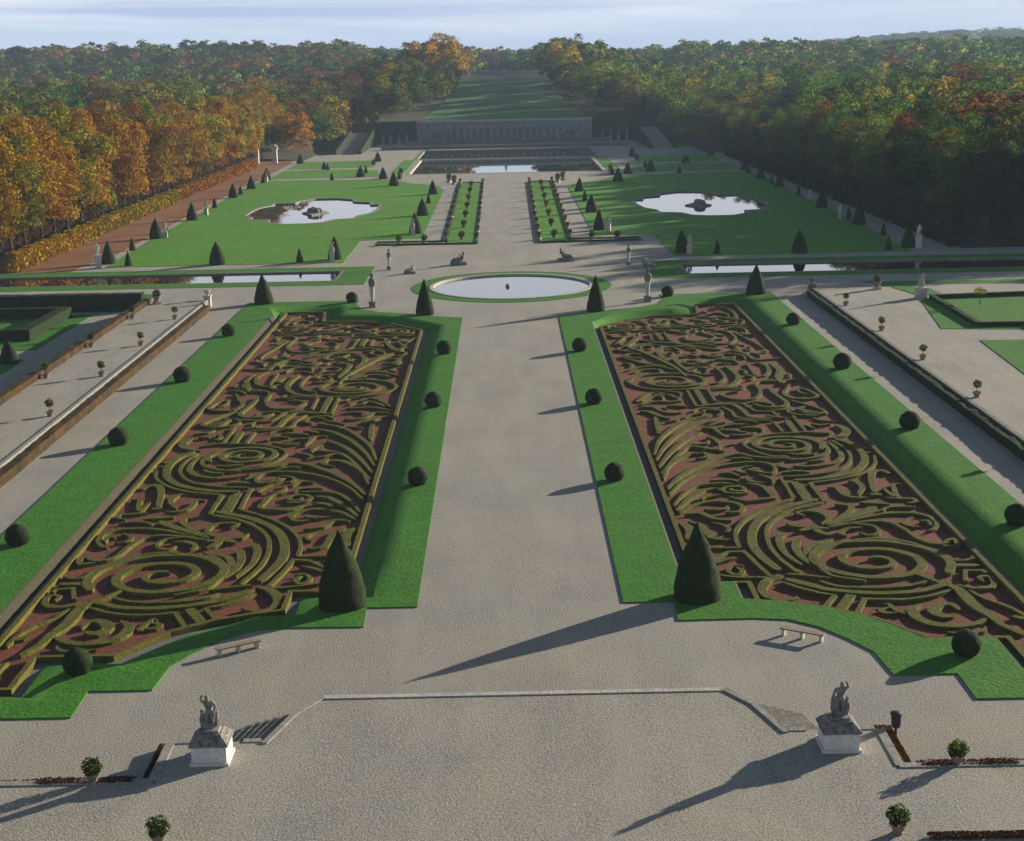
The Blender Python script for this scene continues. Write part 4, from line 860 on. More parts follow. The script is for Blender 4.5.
for sx in (-1, 1):
    cone(11.5*sx, 96.0, 5.1, 3.25, 'largest dark clipped yew at the near inner corner of the %s parterre' % SIDE[sx], G1, .02, k=1)
    cone(12.0*sx, 217.0, 5.1, 2.75, 'slender clipped yew beside the round pond on its %s' % SIDE[sx], G1, .02, k=2)
    cone(36.6*sx, 230.4, 4.4, 3.05, 'clipped yew at the far outer corner of the %s parterre' % SIDE[sx], G1, .05, k=0)
    g = 'clipped yew balls on the parterre lawns'
    for i, y in enumerate((125.6, 155.8, 185.8)):
        s = .86+.04*i; tag(place('yew_ball', BALLS[i % 3], 8.2*sx, y, .06, (s, s, s)), 'dark yew ball on the %s strip beside the central walk, %s from the house' % (SIDE[sx], ORD[i]), 'topiary', g)
    for i, y in enumerate((110.8, 142, 171.8, 202)):
        s = .98+.05*((i*7) % 3-1); tag(place('yew_ball', BALLS[(i+1) % 3], 37.0*sx, y, .06, (s, s, s*.96)), 'dark yew ball on the %s outer strip by the side alley, %s from the house' % (SIDE[sx], ORD[i]), 'topiary', g)
    tag(place('yew_ball', BALLS[2], 25.8*sx, 85.2, .05, (.86, .86, .86)), 'big dark yew ball on the stepped near lawn of the %s parterre' % SIDE[sx], 'topiary', g)
    tag(place('yew_ball', BALLS[0], 23.4*sx, 229.6, .05, (.9, .9, .9)), 'yew ball at the back of the %s parterre near the tall herm' % SIDE[sx], 'topiary', g)
    # far lawns
    g = 'clipped yews round the far lawns'
    outer = [(73, 284.5, 4.3, 2.8), (73.4, 326.5, 4.3, 2.9), (73.5, 366, 4.2, 2.9), (74.5, 429, 4.0, 2.8), (74.5, 460.5, 4.0, 2.9), (75.5, 498, 3.8, 2.9)]
    for i, (x, y, h, w) in enumerate(outer): cone(x*sx, y, h, w, 'big clipped yew at the %s outer lawn edge, %s from the canal' % (SIDE[sx], ORD[i]), g)
    sm = [(68.4, 280.2, 2.7, 1.4), (73.5, 305.5, 2.6, 1.3), (73.7, 337.5, 2.8, 1.3), (74, 398, 2.8, 1.4), (74.2, 439.5, 2.7, 1.4), (74.5, 483, 2.7, 1.5)]
    for i, (x, y, h, w) in enumerate(sm): cone(x*sx, y, h, w, 'small clipped yew at the %s outer lawn edge, %s from the canal' % (SIDE[sx], ORD[i]), g, small=True)
    cone(52.3*sx, 279.8, 4.2, 3.05, 'broad clipped yew standing alone on the near edge of the %s far lawn' % SIDE[sx], g)
    cone(37.6*sx, 280.6, 2.7, 1.35, 'small clipped yew on the near edge of the %s far lawn' % SIDE[sx], g, small=True)
    cone(31.6*sx, 283.6, 4.4, 2.6, 'clipped yew behind a statue at the near corner of the %s far lawn' % SIDE[sx], g)
    inner = [(19.2, 326, 4.5, 2.9), (19.7, 366, 4.1, 3.0), (19.9, 427.5, 3.9, 2.8), (32.8, 461, 4.1, 3.3)]
    for i, (x, y, h, w) in enumerate(inner): cone(x*sx, y, h, w, 'big clipped yew at the %s inner lawn edge, %s from the canal' % (SIDE[sx], ORD[i]), g)
    for i, (x, y) in enumerate([(19.8, 398), (33, 488)]): cone(x*sx, y, 2.8, 1.3, 'small clipped yew at the %s inner lawn edge, %s from the canal' % (SIDE[sx], ORD[i]), g, small=True)
    back = [(38.2, 491.5, 3.8, 3.0, 0), (46.2, 502.3, 3.7, 3.2, 0), (46, 519, 2.8, 1.4, 1), (54, 489.6, 2.5, 1.4, 1), (62.5, 544.5, 2.7, 2.0, 1), (60.9, 540, 2.4, 1.5, 1), (47, 583.5, 3.7, 2.8, 0), (47.2, 565, 2.4, 1.5, 1), (75.4, 581, 3.5, 2.9, 0)]
    for i, (x, y, h, w, s_) in enumerate(back): cone(x*sx, y, h, w, '%s clipped yew on the %s small lawns by the basin, %s from the front' % ('little' if s_ else 'stout', SIDE[sx], ORD[i]), g, small=bool(s_))
cone(-62.4, 191, 3.1, 2.4, 'egg shaped clipped yew on the grass of the low left garden', None, -.95, k=1)

# ------------------------------------------------------------------ stone figures
def figure_mesh(name, mat, raised=True, lean=.06, child=False, scale=1.0):
    """a standing draped stone figure, one continuous skin"""
    J = {'pel': ((0, 0, .98), .17), 'wai': ((.02, 0, 1.16), .135), 'che': ((.04+lean*.3, .01, 1.40), .19), 'nec': ((.05+lean*.5, 0, 1.56), .075), 'hd1': ((.06+lean*.5, -.02, 1.66), .10), 'hd2': ((.06+lean*.5, -.03, 1.78), .105), 'hd3': ((.05+lean*.5, 0, 1.87), .07),
         'hl': ((-.10, 0, .90), .135), 'kl': ((-.12, -.05, .50), .095), 'al': ((-.12, .03, .10), .06), 'fl': ((-.13, -.13, .045), .05),
         'hr': ((.11, 0, .90), .135), 'kr': ((.15, -.14, .52), .095), 'ar': ((.16, .02, .10), .06), 'fr': ((.19, -.13, .045), .05),
         'sl': ((-.17, .01, 1.46), .085), 'el': ((-.30, -.02, 1.20), .062), 'wl': ((-.22, -.18, 1.02), .048), 'nl': ((-.17, -.24, 1.0), .05),
         'sr': ((.25, .01, 1.47), .085), 'er': ((.40, .02, 1.62) if raised else (.38, .02, 1.22), .062), 'wr': ((.30, -.05, 1.86) if raised else (.40, -.16, 1.0), .05), 'nr': ((.24, -.07, 1.93) if raised else (.42, -.24, .98), .05),
         'd1': ((-.26, .12, 1.0), .12), 'd2': ((-.24, .16, .55), .15), 'd3': ((-.2, .16, .06), .19)}
    E = ['pel-wai', 'wai-che', 'che-nec', 'nec-hd1', 'hd1-hd2', 'hd2-hd3', 'pel-hl', 'hl-kl', 'kl-al', 'al-fl', 'pel-hr', 'hr-kr', 'kr-ar', 'ar-fr', 'che-sl', 'sl-el', 'el-wl', 'wl-nl', 'che-sr', 'sr-er', 'er-wr', 'wr-nr', 'hl-d1', 'd1-d2', 'd2-d3']
    if child:
        J.update({'c0': ((.34, .1, .06), .2), 'c1': ((.36, .08, .42), .17), 'c2': ((.36, .06, .72), .13), 'c3': ((.37, .04, .86), .07), 'c4': ((.37, .02, .98), .11), 'c5': ((.36, .03, 1.07), .07), 'c6': ((.22, -.04, .80), .06)})
        E += ['d3-c0', 'c0-c1', 'c1-c2', 'c2-c3', 'c3-c4', 'c4-c5', 'c2-c6']
    ks = list(J); ix = {k: i for i, k in enumerate(ks)}
    me = bpy.data.meshes.new('tmp'); me.from_pydata([J[k][0] for k in ks], [tuple(ix[a] for a in e.split('-')) for e in E], [])
    o = bpy.data.objects.new('tmp', me); col.objects.link(o)
    sk = o.modifiers.new('s', 'SKIN'); sv = me.skin_vertices[0].data
    for k in ks: sv[ix[k]].radius = (J[k][1], J[k][1]); sv[ix[k]].use_root = (k == 'pel')
    sb = o.modifiers.new('u', 'SUBSURF'); sb.levels = 2
    dg = bpy.context.evaluated_depsgraph_get(); ev = o.evaluated_get(dg)
    nm = bpy.data.meshes.new_from_object(ev); nm.name = name
    bpy.data.objects.remove(o); bpy.data.meshes.remove(me)
    for v in nm.vertices:
        p = v.co; v.co = (p + noise.noise_vector(p*9)*.018)*scale
    nm.materials.clear(); nm.materials.append(mat)
    nm.polygons.foreach_set('use_smooth', [True]*len(nm.polygons)); return nm
FIG_A = figure_mesh('stone_figure', M['dark_stone'], True, .08, True, 1.12)
FIG_B = figure_mesh('stone_figure', M['white_stone'], False, -.05, False, 1.08)
FIG_C = figure_mesh('stone_figure', M['stone'], True, .02, True, 1.05)
def stone_statue(x, y, z, label, fig, group, ped, rz=0.0, pm='white_stone', fs=1.0):
    r = empty('stone_statue', (x, y, z), rz); tag(r, label, 'statue', group)
    w, h = ped
    mb = MB().box((0, 0, .09), (w*1.12, w*1.12, .18)).box((0, 0, h*.5), (w, w, h-.3)).box((0, 0, h-.1), (w*1.12, w*1.12, .13)); mb.build('pedestal', M[pm], r)
    f = bpy.data.objects.new('figure', fig); col.objects.link(f); f.parent = r; f.location = (0, 0, h-.05); f.scale = (fs, fs, fs); return r
# the two near groups on wide pedestals
for sx in (-1, 1):
    r = empty('stone_statue', (15.5*sx, 71.7, PZ), 0); r.scale = (.87, .87, .86); tag(r, 'weathered stone figure group on a broad white pedestal at the near %s' % SIDE[sx], 'statue', 'statues on the near pedestals')
    pd = MB().box((0, 0, .08), (2.2, 2.2, .16)).box((0, 0, .64), (1.98, 1.98, 1.0)); pd = pd.build('pedestal', M['white_stone'], r)
    cp = MB().box((0, 0, 1.20), (2.2, 2.2, .14)).box((0, 0, 1.40), (2.1, 2.1, .26), top=.80).box((0, 0, 1.63), (1.6, 1.6, .2), top=.8).box((0, 0, 1.80), (1.1, 1.0, .16), top=.9)
    cp.build('cap', M['dark_stone'], pd)
    f = bpy.data.objects.new('figure', FIG_A); col.objects.link(f); f.parent = r; f.location = (0, 0, 1.84); f.scale = (1.08*sx, 1.08, .98)
    dr = MB().lathe([(.52, 1.86), (.48, 2.1), (.36, 2.3), (.3, 2.55), (.2, 2.8)], (.12*sx, .22, 0), 9, sy=.7); dr.build('drapery', M['dark_stone'], r)
# tall herms between the parterres and the cross walk
for sx in (-1, 1):
    for x, y, h, wh in ((20, 225.0, 5.0, 'beside the yew ball at the back of the'), (20.6, 267.5, 3.6, 'on the far side of the cross walk, beyond the')):
        r = empty('stone_herm', (x*sx, y, 0)); tag(r, 'slim tall stone herm %s %s parterre' % (wh, SIDE[sx]), 'statue', 'tall stone herms')
        k = h/5
        MB().box((0, 0, .35*k), (.95*k, .95*k, .7*k)).box((0, 0, .76*k), (1.1*k, 1.1*k, .14*k)).build('pedestal', M['wall_stone'], r)
        MB().lathe([(.24*k, .8*k), (.27*k, 1.6*k), (.36*k, 2.6*k), (.42*k, 3.0*k)], n=8).build('shaft', M['stone'], r)
        MB().lathe([(.40*k, 2.98*k), (.5*k, 3.4*k), (.56*k, 3.85*k), (.42*k, 4.1*k), (.16*k, 4.2*k), (.16*k, 4.32*k), (.26*k, 4.5*k), (.29*k, 4.7*k), (.22*k, 4.92*k), (.05, 5.0*k)], n=10, sy=.75).build('bust', M['dark_stone'], r)
# reclining groups round the pond
def reclining(x, y, label, m, sx, k=1.0):
    r = empty('reclining_statue', (x, y, 0)); tag(r, label, 'statue', 'low statue groups behind the round pond')
    MB().box((0, 0, .2*k), (2.6*k, 1.1*k, .4*k)).box((0, 0, .45*k), (2.4*k, .9*k, .1*k)).build('plinth', M['wall_stone'], r)
    b = MB().tube([(-1.15*k*sx, 0, .62*k), (-.6*k*sx, 0, .8*k), (0, .05, .85*k), (.5*k*sx, 0, .95*k), (.75*k*sx, 0, 1.3*k), (.8*k*sx, -.05, 1.6*k)], [.16*k, .27*k, .36*k, .38*k, .28*k, .15*k], 9)
    b.lathe([(.1*k, 1.55*k), (.2*k, 1.7*k), (.22*k, 1.9*k), (.1*k, 2.08*k)], (.78*k*sx, -.05, 0), 9)
    b.tube([(.6*k*sx, -.2*k, 1.25*k), (.35*k*sx, -.3*k, 1.5*k), (.1*k*sx, -.2*k, 1.75*k)], [.13*k, .11*k, .08*k], 7)
    b.tube([(-.5*k*sx, -.2*k, .8*k), (-.7*k*sx, -.3*k, 1.1*k), (-.95*k*sx, -.3*k, .6*k)], [.19*k, .15*k, .1*k], 7)
    b.build('figure', m, r, smooth=True)
reclining(-8.8, 272.3, 'dark reclining stone group behind the round pond, left of the axis', M['dark_stone'], 1, 1.12)
reclining(10.1, 274.5, 'dark reclining stone group behind the round pond, right of the axis', M['dark_stone'], -1, 1.12)
reclining(-16.7, 261.8, 'pale grey crouching stone figure left of the round pond', M['stone'], 1, .78)
reclining(23.8, 263.0, 'pale crouching stone figure right of the round pond', M['stone'], -1, .85)
# statues along the lawns
G2 = 'small statues along the far lawns'
st = [(-73.3, 278.2, FIG_B, 'white standing statue on a tall pedestal at the left canal corner by the orange trees', (1.0, 2.4)), (-71.6, 327.3, FIG_B, 'white statue between two yews on the left lawn edge', (.8, 1.5)), (-72.6, 378.6, FIG_C, 'grey statue alone on the left lawn edge beside the leaf strewn path', (.9, 1.6)),
      (74.6, 283.2, FIG_B, 'pale statue on a square pedestal at the right canal corner under dark trees', (1.1, 2.4)), (72.0, 338.6, FIG_B, 'pale little statue between two yews on the right lawn edge', (.8, 1.2)), (75.2, 389, FIG_C, 'low grey statue on the shaded right lawn edge', (.9, .6)),
      (-31.8, 280.6, FIG_C, 'stone statue in front of the yew at the left lawn corner', (.85, 1.7)), (32.6, 280.8, FIG_C, 'stone statue in front of the yew at the right lawn corner', (.85, 1.7)),
      (-19.6, 322.4, FIG_C, 'stone statue before the first inner yew of the left lawn', (.85, 1.6)), (20.8, 322.6, FIG_C, 'stone statue before the first inner yew of the right lawn', (.85, 1.6)),
      (57.6, 216.8, FIG_C, 'grey statue on a grassy corner of the upper right garden', (1.3, 1.5)), (-74.3, 489, FIG_C, 'far grey statue at the back corner of the left lawn', (.8, 1.5))]
for x, y, f, lb, pd in st: stone_statue(x, y, TZ+.05 if (x > 50 and y < 225) else 0, lb, f, G2, pd, random.uniform(-.4, .4), 'stone')
stone_statue(.7, 1001, land(.7, 1000)+.2, 'tiny distant statue at the head of the grass ride', FIG_C, None, (2.4, 2.2), 0, 'stone', 2.0)

# ------------------------------------------------------------------ pots and shrubs
def leaf_ball(name, r, n, leaf, m, seed, stem=False, squash=.9):
    rg = random.Random(seed); mb = MB()
    for i in range(n):
        d = Vector((rg.gauss(0, 1), rg.gauss(0, 1), rg.gauss(0, 1))).normalized()
        rad = r*rg.uniform(.55, 1.04)*(1+.18*noise.noise(d*2.2+Vector((seed, 0, 0)))); p = Vector((d.x*rad, d.y*rad, d.z*rad*squash))
        nrm = (d+Vector((rg.uniform(-.9, .9), rg.uniform(-.9, .9), rg.uniform(-.5, .9)))).normalized(); u = nrm.orthogonal().normalized(); w = nrm.cross(u)
        l = leaf*rg.uniform(.6, 1.3); mb.add([p-u*l, p+w*l*.55, p+u*l, p-w*l*.55], [(0, 1, 2, 3)])
    me = bpy.data.meshes.new(name); me.from_pydata(mb.v, [], mb.f); me.materials.append(m); return me
SH = [leaf_ball('foliage', .62, 420, .11, M['leaf_shrub'], 3), leaf_ball('foliage', .45, 200, .12, M['leaf_shrub'], 4), leaf_ball('foliage', .42, 160, .12, M['red_leaf'], 6)]
potm = MB().lathe([(.26, 0), (.30, .05), (.24, .10), (.40, .45), (.46, .50), (.46, .56), (.38, .56), (.36, .48)], n=14)
POT = bpy.data.meshes.new('pot'); POT.from_pydata(potm.v, [], potm.f); POT.materials.append(M['terracotta'])
stm = MB().tube([(0, 0, .3), (.03, 0, .7), (0, .02, 1.15)], [.05, .04, .03], 6)
STEM = bpy.data.meshes.new('stem'); STEM.from_pydata(stm.v, [], stm.f); STEM.materials.append(M['bark'])
plm = MB().box((0, 0, .14), (.7, .7, .28))
PLIN = bpy.data.meshes.new('plinth'); PLIN.from_pydata(plm.v, [], plm.f); PLIN.materials.append(M['stone'])
def child(name, me, parent, loc=(0, 0, 0), s=1.0):
    o = bpy.data.objects.new(name, me); col.objects.link(o); o.parent = parent; o.location = loc; o.scale = (s, s, s); return o
def potted(x, y, z, label, group, fol=0, s=1.0, stem=False, plinth=False):
    r = empty('potted_shrub', (x, y, z), random.uniform(0, 6)); r.scale = (s, s, s); tag(r, label, 'plant', group)
    b = .28 if plinth else 0
    if plinth: child('plinth', PLIN, r)
    child('pot', POT, r, (0, 0, b))
    if stem: child('stem', STEM, r, (0, 0, b)); child('foliage', SH[fol], r, (0, 0, b+1.35))
    else: child('foliage', SH[fol], r, (0, 0, b+(.98 if fol == 0 else .85)))
    return r
g = 'potted shrubs on the near platform'
potted(-20.8, 69.3, PZ, 'bushy green shrub in a terracotta pot on the left platform kerb', g, 0, .82); potted(20.7, 69.3, PZ, 'bushy green shrub in a terracotta pot on the right platform kerb', g, 0, .82)
potted(-16.3, 63.0, PZ, 'green potted shrub cut by the bottom edge at the left', g, 0, .86); potted(16.2, 62.6, PZ, 'green potted shrub cut by the bottom edge at the right', g, 0, .86)
for sx in (-1, 1):
    g = 'little standard trees in pots on the side terraces'
    for i, y in enumerate((131, 151, 171.3, 190.8, 211.4)):
        potted(45.9*sx, y, TZ, 'small standard shrub on the %s terrace wall, %s from the house' % (SIDE[sx], ORD[i]), g, 1, 1.0, True)
for i, y in enumerate((150.5, 170.9, 190.6, 212.6)): potted(-52.0, y, TZ, 'small standard shrub by the outer hedge of the left terrace, %s from the house' % ORD[i], 'little standard trees in pots on the side terraces', 1, 1.0, True)
potted(-51.5, 226, TZ, 'red leaved potted plant on a stone block at the end of the left terrace', None, 2, 1.4, False, True)
potted(53.7, 226.3, TZ, 'red leaved potted plant on a stone block at the end of the right terrace', None, 2, 1.4, False, True)
# ------------------------------------------------------------------ long flower plots with vases
for sx in (-1, 1):
    pl = [(6.3, 305), (12.0, 305), (13.2, 466), (6.9, 466)]
    sheet('lawn', mirror(pl, sx), .10, 'far_grass', 0)
    sheet('lawn', mirror([(12.6, 305.2), (25.6, 306), (25.6, 309), (12.6, 308.6)], sx), .09, 'far_grass', 0)
    e = MB()
    for a, b in (((6.1, 304.5), (6.7, 466.5)), ((12.3, 309), (13.5, 466.5)), ((6.1, 304.4), (26, 305.2)), ((12.3, 309.2), (26, 309.6)), ((6.7, 466.6), (13.5, 466.6))):
        a = Vector((a[0]*sx, a[1])); b = Vector((b[0]*sx, b[1])); d = b-a; e.box(((a.x+b.x)/2, (a.y+b.y)/2, .17), (d.length, .38, .26+.003*len(e.f)/6), math.atan2(d.y, d.x))
    tag(e.build('box_border', M['dark_hedge']), 'dark box edging round the long %s grass plot of the far walk' % SIDE[sx], 'hedge')
    g = 'vases along the long grass plots'
    for i in range(11):
        y = 309+15.3*i; xo = 6.2+.6*(y-305)/160
        potted(xo*sx, y, .2, 'reddish vase on the inner edge of the %s long grass plot, %s from the pond' % (SIDE[sx], ORD[i]), g, 2, 1.0, False, True)
    for i in range(11):
        y = 313+15*i; xo = 12.4+1.1*(y-305)/160
        potted(xo*sx, y, .2, 'vase on the outer edge of the %s long grass plot, %s from the pond' % (SIDE[sx], ORD[i]), g, 1, 1.0, False, True)
    for i in range(7):
        y = 312+23*i; xo = 9.2+.9*(y-305)/160
        potted(xo*sx, y, .1, 'dark bush on the midline of the %s long grass plot, %s from the pond' % (SIDE[sx], ORD[i]), g, 0, 1.15)
    for i, x in enumerate((16.5, 21.5)): potted(x*sx, 307.3, .1, 'dark bush on the side spur of the %s long grass plot, %s from the walk' % (SIDE[sx], ORD[i]), g, 0, 1.1)
    for i, (x, y) in enumerate([(15.2, 462), (17, 470), (33.2, 500)]): potted(x*sx, y, 0, 'tall vase near the reflecting basin on the %s, %s from the walk' % (SIDE[sx], ORD[i]), g, 1, 1.8, False, True)
# ------------------------------------------------------------------ benches, bin, small tree
def bench(x, y, rz, label):
    r = empty('stone_bench', (x, y, 0), rz); tag(r, label, 'bench', 'benches facing the parterres')
    s = MB().box((0, 0, .47), (2.75, .48, .09)); s.build('seat', M['wood'], r)
    for q in (-1.18, 0, 1.18): MB().box((q, 0, .21), (.16, .40, .42)).box((q, 0, .40), (.24, .44, .05)).build('leg', M['stone'], r)
bench(-17.0, 88.2, R(31), 'low bench on the gravel before the curved left lawn, casting a thin shadow'); bench(16.9, 88.5, R(-31), 'low pale bench on the gravel before the curved right lawn')
r = empty('litter_bin', (18.9, 73.9, 0)); tag(r, 'black litter bin on a post beside the right near statue', 'litter bin')
MB().tube([(0, 0, 0), (0, 0, .80)], .07, 8).lathe([(.2, 0), (.2, .04), (.08, .07)], n=10).build('post', M['bin'], r)
b = MB().lathe([(.20, .72), (.23, .76), (.27, 1.36), (.29, 1.38), (.29, 1.43)], n=14).build('basket', M['bin'], r)
MB().lathe([(.31, 1.45), (.30, 1.5), (.17, 1.56), (.03, 1.58)], n=14).build('lid', M['bin'], r)
r = empty('young_tree', (63.6, 208.8+0.5, TZ)); tag(r, 'small leafless looking tree with a thin trunk in the upper right garden', 'tree')
MB().tube([(0, 0, 0), (.03, 0, .8), (0, .05, 1.7)], [.07, .055, .045], 6).build('trunk', M['bark'], r)
me = leaf_ball('crown', .95, 260, .12, M['leaf_olive'], 8, squash=.55); child('crown', me, r, (0, 0, 1.95))

# ------------------------------------------------------------------ grotto wall at the foot of the hill
GY = 715.5
gr = empty('grotto_wall', (0, GY, 0)); tag(gr, 'long grey rusticated grotto wall with arched niches below the grass hill', 'grotto')
def gpart(mb, name, m, parent=None):
    o = mb.build(name, M[m], parent or gr); return o
wb = MB().box((0, 1.0, 4.6), (78, 1.6, 9.2)); gpart(wb, 'wall', 'grotto')
cb = MB().box((0, .8, 9.45), (80, 2.4, .5)).box((0, .9, 9.9), (79, 1.6, .45)); gpart(cb, 'cornice', 'stone')
for i in range(27):
    x = -39+3*i; gpart(MB().box((x, -.25, 4.4), (.75+.5*random.random(), .9, 8.8)).box((x, -.3, 8.4), (1.1, 1.2, .5)).box((x, -.3, .4), (1.1, 1.2, .8)), 'pilaster', 'grotto')
nb = M['bin']
for i in range(26):
    x = -37.5+3*i
    if abs(x) < 26:
        arch = [(-.85, 1.2), (.85, 1.2)] + [(.85*math.cos(a), 5.4+.85*math.sin(a)) for a in [math.pi*k/8 for k in range(9)]]
        mb = MB().add([(x+p[0], .14, p[1]) for p in arch], [tuple(range(len(arch)))]); gpart(mb, 'niche_shade', 'dark_stone')  # flat dark arches painted on the wall for recess shade
for i, x in enumerate((-31.5, -28.5, 28.5, 31.5)):
    gpart(MB().tube([(x-2, -.5, 2.2), (x, -.9, 4.2), (x+1.6, -.5, 6)], [.7, 1.0, .5], 8), 'river_god', 'dark_stone')
for sx in (-1, 1):
    w = hedge_bar(min(40*sx, 58*sx), max(40*sx, 58*sx), GY-1, GY+1.6, 0, 9.6, 2.0, 4, .4).build('clipped_hedge', M['dark_hedge']); tag(w, 'tall dark hedge continuing the grotto wall to the %s' % SIDE[sx], 'hedge')
    for i in range(4): stone_statue((44+3.6*i)*sx, GY-4.5, 0, 'dim stone figure before the %s end of the grotto, %s from the axis' % (SIDE[sx], ORD[i]), FIG_A, 'dim figures beside the grotto', (1.3, 2.2), 0, 'grotto', 1.3)
    # ramp stair up the slope
    rp = empty('ramp_stair', (sx*63.6, 670, 0)); tag(rp, 'broad pale stepped ramp climbing beside the grotto on the %s' % SIDE[sx], 'ramp')
    sp = MB()
    for k in range(24):
        y = -34+3*k; sp.box((0, y+1.5, .12*k+.02), (8.6, 3.0, .24*k+.28))
    sp.build('steps', M['gravel'], rp)
    for q in (-5.0, 5.0):
        h = MB()
        for k in range(24): h.box((q, -34+3*k+1.5, .12*k+.75), (1.4, 3.02, .24*k+1.7))
        h.build('side_hedge', M['dark_hedge'], rp)
    tag(MB().prism(rect(*(sorted((69.5*sx, 76*sx))[0], 638, sorted((69.5*sx, 76*sx))[1], 716)), 0, .06).build('lawn', M['litter'] if sx < 0 else M['far_grass']), kind='structure')
lw = MB().box((0, 664, .5), (104, 1.0, 1.2)).box((0, 664, 1.16), (105, 1.4, .18)); tag(lw.build('retaining_wall', M['wall_stone']), 'low dark wall beyond the farther basin, before the grotto', 'wall')
lw = MB().box((0, 700, .9), (92, 1.0, 1.8)).box((0, 700, 1.9), (93, 1.4, .2)); tag(lw.build('retaining_wall', M['wall_stone']), 'long low wall directly in front of the grotto', 'wall')
gw = empty('stone_gateway', (-88.5, 585, 0)); tag(gw, 'pale stone gate piers half hidden between the orange trees at the far left', 'gateway')
for q in (-3.4, 3.4): MB().box((q, 0, 2.6), (1.5, 1.5, 5.2)).box((q, 0, 5.4), (2.0, 2.0, .5)).lathe([(.6, 5.6), (.8, 6.2), (.5, 6.8), (.1, 7.0)], (q, 0, 0), 10).build('pier', M['white_stone'], gw)
MB().box((0, 0, 5.9), (9, 1.2, .8)).build('lintel', M['stone'], gw)

# ------------------------------------------------------------------ trees
def crown_geo(seed, H, Rr, base, nclump, nleaf, leaf, drop=.0):
    """leaf quads in clumps through an uneven crown; returns (n*4,3) vertices"""
    rg = np.random.default_rng(seed)
    quads = []
    ch = H-base; cz = base+ch*.52
    ph = rg.uniform(0, 6.28, 4)
    cl = []
    for i in range(nclump):
        for _ in range(20):
            d = rg.normal(size=3); d /= np.linalg.norm(d)
            if d[2] > -.75: break
        a = math.atan2(d[1], d[0])
        lob = 1+.16*math.sin(2*a+ph[0])+.12*math.sin(3*a+ph[1])+.12*math.sin(4*d[2]+ph[2])
        rad = rg.uniform(.62, .95) if i % 4 else rg.uniform(.15, .6)
        wz = 1.0 if d[2] > 0 else .92
        p = np.array([d[0]*Rr*lob*rad, d[1]*Rr*lob*rad, cz+d[2]*ch*.5*rad*wz])
        if p[2] < base: p[2] = base+rg.uniform(0, 1.5)
        cl.append((p, Rr*rg.uniform(.30, .48)))
    per = max(4, nleaf//nclump)
    for p, r in cl:
        n = per
        d = rg.normal(size=(n, 3)); d /= np.linalg.norm(d, axis=1)[:, None]
        d[:, 2] = np.where(d[:, 2] < -.5, -d[:, 2], d[:, 2])
        q = p + d*(r*rg.uniform(.45, 1.08, (n, 1)))*np.array([1, 1, .82])
        out = q-np.array([0, 0, cz-ch*.25]); out /= np.linalg.norm(out, axis=1)[:, None]
        nr = d*1.1+out*.4+rg.normal(size=(n, 3))*.22; nr /= np.linalg.norm(nr, axis=1)[:, None]
        t = np.cross(nr, rg.normal(size=(n, 3))); t /= np.linalg.norm(t, axis=1)[:, None]; b = np.cross(nr, t)
        l = leaf*rg.uniform(.6, 1.35, (n, 1))
        quads.append(np.stack([q-t*l, q+b*l*.7, q+t*l, q-b*l*.7], axis=1))
    return np.concatenate(quads).reshape(-1, 3)
def trunk_mb(H, base, r, seed, R_):
    rg = random.Random(seed); mb = MB()
    top = base+(H-base)*.55; pts = [(0, 0, -.4), (rg.uniform(-.1, .1), rg.uniform(-.1, .1), base*.6), (rg.uniform(-.3, .3), rg.uniform(-.3, .3), base+1), (rg.uniform(-.5, .5), rg.uniform(-.5, .5), top)]
    mb.tube(pts, [r*1.25, r, r*.85, r*.3], 8)
    for k in range(5):
        a = 6.28*k/5+rg.uniform(-.4, .4); z = base*.8+k*(H-base)*.07; L = R_*rg.uniform(.55, .8)
        mb.tube([(0, 0, z), (L*.5*math.cos(a), L*.5*math.sin(a), z+L*.5), (L*math.cos(a), L*math.sin(a), z+L*.95)], [r*.5, r*.32, r*.1], 5)
    return mb
# shapes: (H, R, base)
SHAPES = [(24, 6.9, 1.5), (22, 6.2, 1.2), (25, 7.5, 1.6)]
NEAR = []; TRK = []
for i, (H, Rr, b) in enumerate(SHAPES):
    NEAR.append(crown_geo(20+i, H, Rr, b, 46, 13500, .26))
    t = trunk_mb(H, b, .36, i, Rr); me = bpy.data.meshes.new('trunk'); me.from_pydata(t.v, [], t.f); me.materials.append(M['bark']); TRK.append(me)
CR = {}
def crown_mesh(sp, i):
    if (sp, i) not in CR: CR[sp, i] = quads_mesh('crown', NEAR[i], M['leaf_'+sp])
    return CR[sp, i]
rt = random.Random(99)
def near_tree(x, y, sp, k, label, group, s=1.0, name='autumn_tree', sz=1.0):
    r = empty(name, (x, y, max(-.02, land(x, y)) if not inside_garden(x, y) else 0), rt.uniform(0, 6.28)); r.scale = (s, s, s*sz); tag(r, label, 'tree', group)
    child('trunk', TRK[k], r); child('crown', crown_mesh(sp, k), r); return r
# ---- left avenue, lit from the right
LSP = ['gold', 'olive', 'gold', 'orange', 'gold', 'gold', 'orange', 'olive', 'orange', 'gold', 'orange', 'rust', 'gold', 'orange', 'rust', 'olive', 'orange', 'gold', 'rust', 'olive', 'gold', 'orange', 'rust', 'orange']
spn = {'gold': 'golden yellow', 'orange': 'orange', 'rust': 'rust brown', 'olive': 'olive green', 'green': 'green', 'dark': 'dark green'}
y = 279; i = 0
while y < 640:
    s = (1.0+rt.uniform(-.08, .10))*(1.0 if y < 430 else .95)
    if not (572 < y < 598):
        near_tree(-91.5-rt.uniform(0, 1.2) - (4 if y > 600 else 0), y, LSP[i % len(LSP)], i % 3, '%s tree in the front row of the left avenue, %s from the canal' % (spn[LSP[i % len(LSP)]], ORD[min(i, 39)]), 'front row of the left avenue', s)
    y += rt.uniform(8.5, 11.5); i += 1
